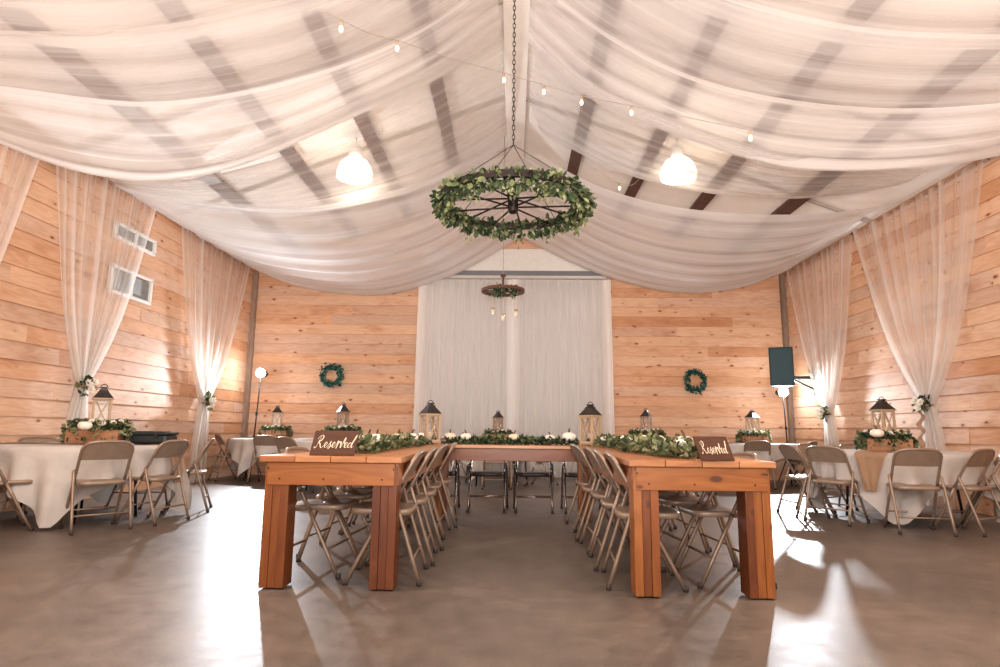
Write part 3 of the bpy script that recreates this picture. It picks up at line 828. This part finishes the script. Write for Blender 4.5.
def planter(t, x, y, z, s, rz, label, lf, seed, sc_=1):
    root = thing('planter_box', label, 'planter', (x, y, z), rz, 'planter centrepieces'); root.scale = (sc_,)*3
    W, D, H = .46, .22, .13
    m = MB()
    m.box((0, -D/2, H/2), (W, .018, H)); m.box((0, D/2, H/2), (W, .018, H)); m.box((-W/2+.009, 0, H/2), (.018, D-.018, H)); m.box((W/2-.009, 0, H/2), (.018, D-.018, H))
    m.box((0, 0, H-.02), (W-.03, D-.03, .02)); m.build('box', MT['box'], root, bevel=.003)
    g = MB(); qq = random.Random(seed)
    def c(q):
        a = q.uniform(0, 2*PI); e = q.uniform(.62, 1.12)
        p = V((W*.5*e*math.cos(a), D*.62*e*math.sin(a), H+q.uniform(-.01, .07))); return p, V((math.cos(a)*.9, math.sin(a)*.9, .15))
    leaves(g, c, 430, .055, seed, .25, .9)
    def c2(q):                                        # trailing sprigs over the rim
        a = q.choice((q.uniform(-.5, .5), q.uniform(PI-.5, PI+.5), q.uniform(PI, 2*PI))); e = 1.25
        return V((W*.5*e*math.cos(a), D*.62*e*math.sin(a), H-q.uniform(-.03, .10))), V((math.cos(a)*.4, math.sin(a)*.4, -.5))
    leaves(g, c2, 170, .046, seed+1, -.3, .8, (.3, 1)); g.build('greenery', MT[lf], root)
    for k in range(10):
        a = PI+PI*(k+.5)/7 if k < 7 else PI*(k-6.5)/3.5; p = V((W*.47*math.cos(a), D*.68*math.sin(a), H+.05+qq.uniform(0, .035)))
        f = MB(); flower_mb(f, p, .034, seed+k, V((math.cos(a)*.4, math.sin(a)*.7, .7)).normalized()); f.build('flower', MT['petal'], root)
    return root
for t, (u, yy, s, lf) in spots.items():
    cx, cy, R = T[t]; y = cy; x = (at(u, 430, y)).x
    planter(t, x, y-.05, table_top(t), s, {1: .12, 2: -.15}.get(t, 0), ('white and green flower box' if lf == 'leaf' else 'trailing dark green planter box')+' on '+LL[t], lf, 50+t, {1: 1.1, 2: 1.0}.get(t, 1.0 if t != 7 else .85))
    k = 1.1 if t == 1 else (.85 if t == 7 else 1)
    put_lantern(lanb if t in (5, 6, 7) else lan, x, y-.04, table_top(t)+.132*k, (.62, .2, .3, .5, .6, -.6, .5)[t-1],
                ('small brown' if t == 7 else 'brown' if t in (5, 6) else 'whitewashed')+' lantern standing in the flower box on '+LL[t], {1: 1.0, 2: 1.0, 3: 1.0, 4: 1.0, 5: .98, 6: .92, 7: .9}[t])

# ------------------------------------------------------------------ pumpkins
def make_pumpkin(mat):
    root = thing('pumpkin', 'small pumpkin', 'pumpkin')
    m = MB(); pr = [(.004, .066)]+[(.055*math.sin(a)**.75, .036-.036*math.cos(a)) for a in [PI*k/12 for k in range(1, 12)]]
    pr = [(.004, 0.002)]+[(.056*math.sin(a)**.8, .037-.037*math.cos(a)) for a in [PI*k/12 for k in range(1, 12)]]+[(.006, .066)]
    m.lathe(pr, 40, mod=lambda a, z: 1+.07*abs(math.sin(4*a))-.04); m.build('body', mat, root)
    m = MB(); m.tube([(0, 0, .062), (.003, 0, .085), (.012, .004, .10), (.022, .004, .104)], [.011, .007, .006, .005], 8); m.build('stem', MT['stem'], root)
    return root
pk = {'w': make_pumpkin(MT['pumpkinwhite']), 'c': make_pumpkin(MT['pumpkin'])}; pused = {}
def put_pumpkin(kind, x, y, z, s, label):
    p = pk[kind]; c = p if kind not in pused else copy_tree(p); pused[kind] = 1
    c.location = (x, y, z); c.scale = (s,)*3; c.rotation_euler = (0, 0, x*7); tag(c, label, 'pumpkin', 'small pumpkins in the greenery')
PH = 'small %s pumpkin in the head table garland, %s from the vent side'
for k, (u, kind, s) in enumerate(((450, 'c', 1.15), (466, 'w', 1.1), (514, 'c', 1.1), (550, 'w', 1.0), (569, 'w', 1.4))):
    put_pumpkin(kind, at(u, 437, 7.12).x, 7.12, ZT+.045, s, PH % ('white' if kind == 'w' else 'cream', nm(k)))
for k, (u, y, kind) in enumerate(((369, 4.7, 'w'), (377, 5.0, 'c'), (398, 5.55, 'c'), (412, 6.05, 'w'))):
    put_pumpkin(kind, at(u, 440, y).x, y, ZT+.045, 1.1, 'small %s pumpkin in the garland behind the wide sign, %s from the sign' % ('white' if kind == 'w' else 'cream', nm(k)))
for k, (u, y, kind) in enumerate(((684, 4.15, 'c'), (657, 4.75, 'c'), (641, 5.2, 'w'))):
    put_pumpkin(kind, at(u, 440, y).x, y, ZT+.05, 1.2, 'small %s pumpkin in the garland behind the turned sign, %s from the sign' % ('white' if kind == 'w' else 'cream', nm(k)))
put_pumpkin('w', at(85, 420, 6.05).x, 6.06, TZ+.155, 1.1, 'small white pumpkin nestled in the flower box of the black case table')
put_pumpkin('w', at(876, 434, 6.9).x, 6.88, TZ+.16, 1.2, 'small white pumpkin in the trailing dark green planter box')

# ------------------------------------------------------------------ garlands
def garland(path, n, L, rad, label, mat, seed, flowers=0, hfun=None):
    pts = cr(path, 60); root = thing('garland', label, 'garland', tuple(pts[0]), 0, 'leafy garlands along the farm tables'); o = pts[0]
    m = MB()
    def c(q):
        s = q.random(); p = pts[min(59, int(s*60))]-o; a = q.uniform(0, PI)
        h = hfun(s) if hfun else 1
        r = q.random()**.6
        off = V((math.cos(a)*rad*1.25*r, 0, math.sin(a)*rad*r*h)); dirv = (pts[min(59, int(s*60)+1)]-pts[max(0, int(s*60)-1)]).normalized()
        side = V((dirv.y, -dirv.x, 0)); pp = p+side*off.x+V((0, 0, off.z+.012))
        return pp, side*math.cos(a)*.8+V((0, 0, math.sin(a)*.5))+dirv*q.uniform(-.5, .5)
    leaves(m, c, n, L, seed, .1, .8)
    for v in range(len(m.v)):
        if m.v[v][2] < .003: m.v[v] = (m.v[v][0], m.v[v][1], .003)
    m.build('greenery', mat, root)
    m = MB(); m.tube([p-o+V((0, 0, .02)) for p in pts], .007, 6); m.build('stem', MT['stem'], root)
    q = random.Random(seed)
    for k in range(flowers):
        p = pts[int((k+.5)/flowers*59)]-o+V((q.uniform(-.05, .05), 0, rad*.85+q.uniform(0, .03)))
        f = MB(); flower_mb(f, p, .042, seed+k, V((q.uniform(-.3, .3), -.6, .7)).normalized()); f.build('flower', MT['petal'], root)
    return root
garland([(-1.02, 4.1, ZT), (-1.05, 4.8, ZT), (-1.0, 5.6, ZT), (-1.02, 6.3, ZT), (-1.03, 6.85, ZT)], 1200, .05, .085, 'loose leafy garland with white blooms on the vent-side farm table', MT['leaf'], 71, 9)
garland([(1.13, 3.85, ZT), (1.06, 4.4, ZT), (1.02, 5.1, ZT), (1.05, 5.9, ZT), (.99, 6.75, ZT)], 1300, .05, .09, 'full leafy garland with pale blooms on the speaker-side farm table', MT['leaf'], 72, 8, lambda s: 1.0+.2*math.exp(-((s-.3)/.2)**2))
garland([(-.74, 7.1, ZT), (-.3, 7.13, ZT), (.2, 7.1, ZT), (.74, 7.12, ZT)], 900, .052, .07, 'dark leafy garland along the head table between its two lanterns', MT['leafdark'], 73, 0)

# ------------------------------------------------------------------ reserved signs
GL = {  # brush script, strokes in letter boxes (x, y); y 0 = baseline, 1 = cap height
    'R': (.78, [[(-.06, .06), (-.10, -.02), (.0, -.04), (.08, .1), (.2, .62), (.28, .98)], [(.02, .72), (.1, .95), (.34, 1.06), (.52, .95), (.46, .68), (.2, .5), (.34, .36), (.5, .06), (.62, -.02), (.74, .12)]]),
    'e': (.40, [[(.0, .12), (.22, .22), (.32, .38), (.22, .48), (.10, .3), (.14, .06), (.28, .02), (.42, .16)]]),
    's': (.40, [[(.0, .12), (.18, .34), (.26, .56), (.24, .36), (.32, .14), (.22, -.06), (.06, -.02), (.16, .1), (.42, .16)]]),
    'r': (.42, [[(.0, .14), (.12, .42), (.2, .6), (.2, .2), (.17, -.08), (.2, .1), (.26, .36), (.34, .52), (.43, .46), (.42, .38)]]),
    'v': (.44, [[(.0, .46), (.1, .5), (.14, .2), (.18, -.02), (.26, .2), (.34, .7), (.44, .86), (.46, .7), (.40, .42), (.5, .36)]]),
    'd': (.62, [[(.36, .36), (.22, .44), (.06, .26), (.10, .04), (.24, .06), (.38, .36), (.58, .96), (.66, 1.08), (.64, .9), (.46, .4), (.42, .1), (.5, .0), (.62, .14)]]),
}
def sign(x, y, z, rz, w, h, lean, label, sx=1.0, sk=0):
    root = thing('reserved_sign', label, 'sign', (x, y, z), rz)
    R = M4.Rotation(-lean, 4, 'X')
    m = MB(); m.tf = R; m.box((0, 0, h/2+.002), (w, .014, h), t=.5)
    for i, v in enumerate(m.v):  # slight parallelogram cut of the board
        m.v[i] = (v[0]+sk*(v[2]), v[1], v[2])
    m.build('board', MT['sign'], root, bevel=.002)
    word = 'Reserved'; tot = sum(GL[c][0] for c in word); cap = h*.50; kx = w*(.84 if w > .25 else .76)/tot
    m = MB(); cx = -tot*kx/2
    for c in word:
        a, strokes = GL[c]
        for st in strokes:
            P = cr([V((cx+px*kx, -.0085, h*.31+py*cap*.95)) for px, py in st], len(st)*5)
            n = len(P); rr = []
            for i in range(n):
                d = P[min(i+1, n-1)]-P[max(i-1, 0)]
                rr.append(h*.012*min(1, w/.25)*(1.5 if d.z < -abs(d.x)*.3 else .7))
            m.tf = R; m.tube(P, rr, 6)
        cx += a*kx
    for i, v in enumerate(m.v): m.v[i] = (v[0]+sk*v[2]+(.08 if sk > 0 else 0)*v[2], v[1], v[2])
    m.build('lettering', MT['lettering'], root)
    m = MB(); m.tf = M4.Identity(4); m.bar((0, .012+h*.55*math.sin(lean), h*.55), (0, .10, .004), .05, .006); m.build('easel_back', MT['sign'], root)
    return root
sign(-1.095, 3.78, ZT+.001, .03, .272, .15, .22, 'wide brown wooden reserved sign facing squarely down the hall', sk=.16)
sign(1.185, 3.62, ZT+.001, .12, .20, .14, .2, 'narrower brown wooden reserved sign leaning askew on the speaker-side farm table', sk=-.26)

# ------------------------------------------------------------------ wheel chandeliers
def wheel_mb(m, R, r0, w, h, z=0, seg=48):
    P = []
    for i in range(seg):
        a = 2*PI*i/seg; row = []
        for rr, zz in ((R, -h/2), (R, h/2), (R-w, h/2), (R-w, -h/2), (R, -h/2)): row.append((rr*math.cos(a), rr*math.sin(a), z+zz))
        P.append(row)
    m.grid(P, closed_u=True, smooth=False)
cc = at(513, 203, 4.75); R = .60
root = thing('wheel_chandelier', 'big dark iron wagon wheel chandelier wrapped in a leafy garland', 'chandelier', tuple(cc), .1)
m = MB(); wheel_mb(m, R, 0, .03, .055); m.build('rim', MT['iron'], root)
m = MB(); m.lathe([(0, -.085), (.03, -.085), (.042, -.07), (.042, .05), (.05, .055), (.05, .075), (.03, .08), (0, .08)], 20); m.build('hub', MT['iron'], root)
for k in range(14):
    a = 2*PI*k/14; m = MB(); zz = .035 if k % 2 else -.035
    m.tube([(.04*math.cos(a), .04*math.sin(a), zz), ((R-.01)*math.cos(a), (R-.01)*math.sin(a), 0)], .0075, 8); m.build('spoke', MT['iron'], root)
g = MB()
def cch(q):
    a = q.uniform(0, 2*PI); b = q.uniform(0, 2*PI); r = .065*q.random()**.5
    o = V((math.cos(a)*math.cos(b), math.sin(a)*math.cos(b), math.sin(b)))
    p = V(((R-.03)*math.cos(a), (R-.03)*math.sin(a), -.03))+o*r*V((1, 1, 1)).length/1.7
    return p, o+V((0, 0, -.25))
leaves(g, cch, 2100, .05, 91, -.1, .9)
def cch2(q):
    a = q.choice([.3, .9, 1.4, 2.2, 2.9, 3.6, 4.1, 4.6, 5.0, 5.6, 6.1])+q.gauss(0, .05); t = q.random()
    p = V(((R-.02)*math.cos(a), (R-.02)*math.sin(a), -.06-.12*t)); return p, V((0, 0, -1))
leaves(g, cch2, 190, .036, 92, -.4, .7, (.6, 1)); g.build('garland', MT['leafmid'], root)
hook = V((0, 0, .50))
for k in range(4):
    a = PI/4+k*PI/2; m = MB(); m.tube([(R*.97*math.cos(a), R*.97*math.sin(a), .03), tuple(hook)], .003, 6); m.build('suspension_wire', MT['iron'], root)
m = MB(); ztop = RZ-.15-cc.z; z = .50; k = 0
while z < ztop-.03:
    b = V((1, 0, 0)) if k % 2 else V((0, 1, 0))
    m.tube([b*(.011*math.cos(a))+V((0, 0, z+.026+.026*math.sin(a))) for a in [2*PI*i/10 for i in range(10)]], .0035, 5, True); z += .042; k += 1
m.build('chain', MT['iron'], root)

cs = at(503, 291, 10.3); R2 = .37
root = thing('small_wheel_chandelier', 'small wooden wheel chandelier hung with candle jars before the backdrop', 'chandelier', tuple(cs))
m = MB(); wheel_mb(m, R2, 0, .05, .05, 0, 40); m.build('rim', MT['rustic'], root)
m = MB(); m.lathe([(0, -.05), (.05, -.05), (.05, .05), (.018, .06), (.018, .23), (.05, .26), (.05, .28), (.015, .30), (0, .30)], 16); m.build('hub', MT['rustic'], root)
for k in range(8):
    a = 2*PI*k/8; m = MB(); m.tube([(.04*math.cos(a), .04*math.sin(a), 0), ((R2-.02)*math.cos(a), (R2-.02)*math.sin(a), 0)], .011, 8); m.build('spoke', MT['rustic'], root)
g = MB(); leaves(g, lambda q: (V((q.choice((-.11, -.06, .17))+q.gauss(0, .05), -.2+q.gauss(0, .06), q.gauss(-.03, .05))), V((0, 0, -.4))), 170, .07, 93, -.1); g.build('greenery', MT['leafdark'], root)
m = MB(); m.tube([(0, 0, .29), (0, 0, RZ-.15-cs.z)], .006, 6); m.build('hanging_wire', MT['cord'], root)
for (u, v) in ((493, 311), (503, 317), (516, 313)):
    p = at(u, v, 10.1)-cs
    j = MB(); j.tf = M4.Translation(p); j.lathe([(0, -.065), (.036, -.065), (.04, -.055), (.04, .03), (.03, .045), (.03, .055)], 16); jar = j.build('candle_jar', MT['glass'], root)
    j = MB(); j.tf = M4.Translation(p); j.lathe([(0, -.06), (.026, -.06), (.026, .02), (.004, .024), (.003, .035)], 12); j.build('candle', MT['candle'], jar)
    j = MB(); j.tf = M4.Translation(p); j.lathe([(.033, .042), (.036, .045), (.036, .062), (.031, .064)], 14); j.build('jar_collar', MT['twine'], jar)
    for s in (-1, 1):
        j = MB(); j.tube([p+V((s*.034, 0, .05)), V((p.x+s*.02, p.y*.9, -.02))], .003, 5); j.build('twine_hanger', MT['twine'], jar)

# ------------------------------------------------------------------ pendants
def pendant(u, v, y, label):
    c = at(u, v, y); root = thing('pendant_lamp', label, 'lamp', tuple(c), 0, 'pendant lamps')
    m = MB(); m.lathe([(.265, -.16), (.27, -.15), (.262, -.06), (.235, .03), (.18, .11), (.10, .165), (.075, .18)], 36); 
    # open bottom: drop the cap faces made for the rim
    m.f = [f for f in m.f if len(f) == 4]; k = len(m.f); m.uv = [q for q in m.uv if len(q) == 4]; m.t = m.t[:k]; m.sm = [True]*k
    m.build('glass_shade', MT['lampglass'], root)
    m = MB(); m.tube([(.267*math.cos(a), .267*math.sin(a), -.155) for a in [2*PI*i/40 for i in range(40)]], .008, 6, True); m.build('shade_rim', MT['white'], root)
    m = MB(); m.lathe([(0, .175), (.085, .175), (.10, .20), (.10, .30), (.06, .36), (.02, .37), (0, .37)], 20); m.build('housing', MT['white'], root)
    m = MB(); m.lathe([(.003, -.09), (.05, -.075), (.078, -.02), (.07, .05), (.04, .11), (.03, .17)], 16); m.build('bulb', MT['lampbulb'], root)
    m = MB(); m.tube([(0, 0, .36), (0, 0, roof_z(c.x)-c.z-.05)], .008, 6); m.build('pendant_rod', MT['cord'], root)
    ld = bpy.data.lights.new('pendant_or_fill_light', 'POINT'); ld.energy = 8; ld.color = (1, .82, .64); ld.shadow_soft_size = .12
    lo = bpy.data.objects.new('pendant_or_fill_light', ld); COL.objects.link(lo); lo.location = c+V((0, 0, -.2))
pendant(355, 168, 8.85, 'glowing glass dome pendant lamp under the vent-window slope of the ceiling')
pendant(678, 168, 8.85, 'glowing glass dome pendant lamp under the speaker slope of the ceiling')

# ------------------------------------------------------------------ string lights
def string_light(pts, bulbs, label):
    W = [edge_pt(p) for p in pts]; line = cr(W, 60)
    root = thing('string_light', label, 'string lights', tuple(W[0]), 0, 'bulb strings under the roof')
    m = MB(); m.tube([p-W[0] for p in line], .005, 5); m.build('cord', MT['cord'], root)
    for t in bulbs:
        p = line[int(t*59)]-W[0]
        s = MB(); s.tf = M4.Translation(p); s.lathe([(.012, -.01), (.017, -.02), (.017, -.06), (.013, -.065)], 10); so = s.build('socket', MT['twine'], root)
        s = MB(); s.tf = M4.Translation(p); s.lathe([(.012, -.06), (.019, -.08), (.022, -.10), (.016, -.125), (.003, -.135)], 12); s.build('bulb', MT['bulb'], so)
string_light([(325, 12, -.62), (345, 22, -.62), (372, 34, -.6), (402, 42, -.6), (450, 58, -.6), (500, 72, -.75), (547, 86, -.75), (591, 98, -.75), (633, 106, -.85), (690, 118, -.9), (750, 130, -1.0)],
             [.09, .30, .51, .60, .69, .80, 1.0], 'string of small warm bulbs crossing the ridge above the big wheel')
string_light([(580, 158, 10.6), (600, 172, 10.5), (623, 184, 10.4), (640, 178, 10.3), (672, 122, 10.0), (700, 160, 10.3), (742, 148, 10.6)],
             [.32, .66, .84, 1.0], 'string of small warm bulbs on the speaker slope near the pendant')

# ------------------------------------------------------------------ wreaths
def wreath(u, v, label, seed, d):
    c = at(u, v, YB-.06); root = thing('wreath', label, 'wreath', tuple(c), 0, 'wreaths on the back wall')
    g = MB(); Rr = d/2
    def cw(q):
        a = q.uniform(0, 2*PI); o = V((math.cos(a), 0, math.sin(a))); s = q.gauss(0, .028)
        return o*(Rr+s)+V((0, -.03*q.random(), 0)), V((-math.sin(a), 0, math.cos(a)))*.9+V((q.gauss(0, .4), -.35, q.gauss(0, .4)))
    leaves(g, cw, 420, .058, seed, 0, 1); g.build('greenery', MT['leafblue'], root)
    m = MB(); m.tube([(Rr*math.cos(a), 0, Rr*math.sin(a)) for a in [2*PI*i/30 for i in range(30)]], .012, 6, True); m.build('hoop', MT['stem'], root)
wreath(332, 375.5, 'blue-green leaf wreath on the pine wall beside the vent-side backdrop edge', 101, .38)
wreath(695, 381, 'blue-green leaf wreath on the pine wall toward the speaker', 102, .38)

# ------------------------------------------------------------------ flashes on stands
def flash(u, v, y, label, tilt, energy):
    c = at(u, v, y); root = thing('flash_stand', label, 'studio light', (c.x, c.y, 0), 0, 'studio flashes in the back corners')
    h = c.z; b = V((tilt, 0, 0))
    m = MB(); m.tube([(b.x, 0, .1), (b.x*.4, 0, h*.55), (0, 0, h-.06)], [.016, .013, .011], 10); m.build('pole', MT['blackm'], root)
    for z in (.75, h*.6): 
        m = MB(); m.lathe([(.022, z-.03), (.022, z+.03)], 12, (b.x*(1-z/h), 0, 0)); m.build('collar', MT['blackm'], root)
    for k in range(3):
        a = k*2*PI/3+.5; m = MB(); m.tube([(b.x, 0, .55), (b.x+.21*math.cos(a), .21*math.sin(a), .012)], .010, 8); m.build('leg', MT['blackm'], root)
    m = MB(); m.tf = M4.Translation((0, .12, h)) @ M4.Rotation(PI/2, 4, 'X'); m.lathe([(0, -.12), (.05, -.12), (.055, -.11), (.055, .05), (.075, .09), (.075, .095)], 20); m.build('head', MT['blackplastic'], root)
    m = MB(); m.tf = M4.Translation((0, -.02, h)); m.lathe([(.002, -.09)]+[(.09*math.sin(a), -.09*math.cos(a)) for a in [PI*k/10 for k in range(1, 10)]]+[(.002, .09)], 18); m.build('flash_tube', MT['flash'], root)
    ld = bpy.data.lights.new('flash_light', 'SPOT'); ld.energy = energy; ld.color = (.84, .92, 1); ld.shadow_soft_size = .05
    ld.spot_size = math.radians(136); ld.spot_blend = .7
    lo = bpy.data.objects.new('flash_light', ld); COL.objects.link(lo); lo.location = (c.x, c.y-.17, h)
    ld2 = bpy.data.lights.new('flash_spill', 'POINT'); ld2.energy = energy*.02; ld2.color = (.84, .92, 1); ld2.shadow_soft_size = .06
    l2 = bpy.data.objects.new('flash_spill', ld2); COL.objects.link(l2); l2.location = lo.location
    lo.rotation_euler = (V((0-c.x*.25, 3.0, 2.1))-lo.location).to_track_quat('-Z', 'Y').to_euler()
flash(261, 373, 12.0, 'bright bare studio flash on a black stand by the wreath corner, vent side', -.08, 600)
flash(783, 392, 12.05, 'bright bare studio flash on a black stand below the wall speaker', .04, 500)

# ------------------------------------------------------------------ wall speaker
s0 = at(781, 367, 11.6)
root = thing('wall_speaker', 'dark trapezoid speaker on a bracket at the back end of the wall', 'speaker', (s0.x, s0.y, s0.z), -.35)
m = MB(); prof = [(-.21, -.15), (.21, -.15), (.13, .19), (-.13, .19)]
for z in (-.36, .36):
    for x, y in prof: m.vert((x, y, z))
m.face([3, 2, 1, 0]); m.face([4, 5, 6, 7])
for k in range(4): m.face([k, (k+1) % 4, 4+(k+1) % 4, 4+k])
m.build('cabinet', MT['speakerm'], root, bevel=.012)
m = MB(); m.box((0, -.158, 0), (.37, .014, .66), t=.5); m.build('grille', MT['grille'], root, bevel=.004)
bk = MB(); loc = M4.Translation(-V((s0.x, s0.y, s0.z))); rin = M4.Rotation(.35, 4, 'Z')
bk.tf = rin @ loc
bk.box((XR-.04, 11.5, s0.z-.28), (.04, .09, .50), t=.3); bk.bar((XR-.05, 11.5, s0.z-.20), (s0.x+.05, s0.y+.04, s0.z-.20), .05, .05, .3); bk.bar((XR-.05, 11.5, s0.z-.42), (s0.x+.17, s0.y-.01, s0.z-.22), .03, .03, .3)
bk.build('bracket', MT['speakerm'], root)

# ------------------------------------------------------------------ black case on the near table
b0 = at(151, 436, 6.62)
root = thing('equipment_case', 'low black plastic case lying on the white table by the vent windows', 'case', (b0.x, 6.6, TZ+.014), .1)
m = MB(); m.box((0, 0, .045), (.46, .30, .09), t=.5); m.build('case_bottom', MT['blackplastic'], root, bevel=.022)
m = MB(); m.box((0, 0, .106), (.47, .31, .028), t=.5); m.box((0, 0, .122), (.34, .2, .016), t=.5); m.build('lid', MT['blackplastic'], root, bevel=.009)
for s in (-1, 1):
    m = MB(); m.box((s*.13, -.157, .09), (.04, .012, .045), t=.5); m.build('latch', MT['blackm'], root, bevel=.003)

# ------------------------------------------------------------------ light
w = bpy.data.worlds.new('world'); sc.world = w; w.use_nodes = True
bg = w.node_tree.nodes['Background']; bg.inputs[0].default_value = (1, .93, .86, 1); bg.inputs[1].default_value = 1.05
def area(loc, rot_, size, e, c):
    ld = bpy.data.lights.new('hall_light', 'AREA'); ld.energy = e; ld.size = size; ld.color = c
    o = bpy.data.objects.new('hall_light', ld); COL.objects.link(o); o.location = loc; o.rotation_euler = rot_; return o
def point(loc, e, c, r=.15):
    ld = bpy.data.lights.new('pendant_or_fill_light', 'POINT'); ld.energy = e; ld.color = c; ld.shadow_soft_size = r
    o = bpy.data.objects.new('pendant_or_fill_light', ld); COL.objects.link(o); o.location = loc
for x in (-2.4, 2.4):  # fill lights added around the camera; no pendants hang here
    for y in (-1.0, 3.2): point((x, y, 2.6), 125, (1, .89, .79), .5)
ld = bpy.data.lights.new('drape_fill_spot', 'SPOT'); ld.energy = 1550; ld.color = (1, .95, .92); ld.spot_size = math.radians(120); ld.spot_blend = .8; ld.shadow_soft_size = .8  # added fill spot behind the camera, brightens drapes and ceiling
bo = bpy.data.objects.new('drape_fill_spot', ld); COL.objects.link(bo); bo.location = (0, -1.2, 1.3); bo.rotation_euler = V((0, 6.5, 6)).to_track_quat('-Z', 'Y').to_euler()
sc.cycles.transparent_max_bounces = 24
sc.cycles.sample_clamp_indirect = 6
sc.view_settings.view_transform = 'Standard'
sc.view_settings.exposure = 0.58
sc.view_settings.gamma = 0.92
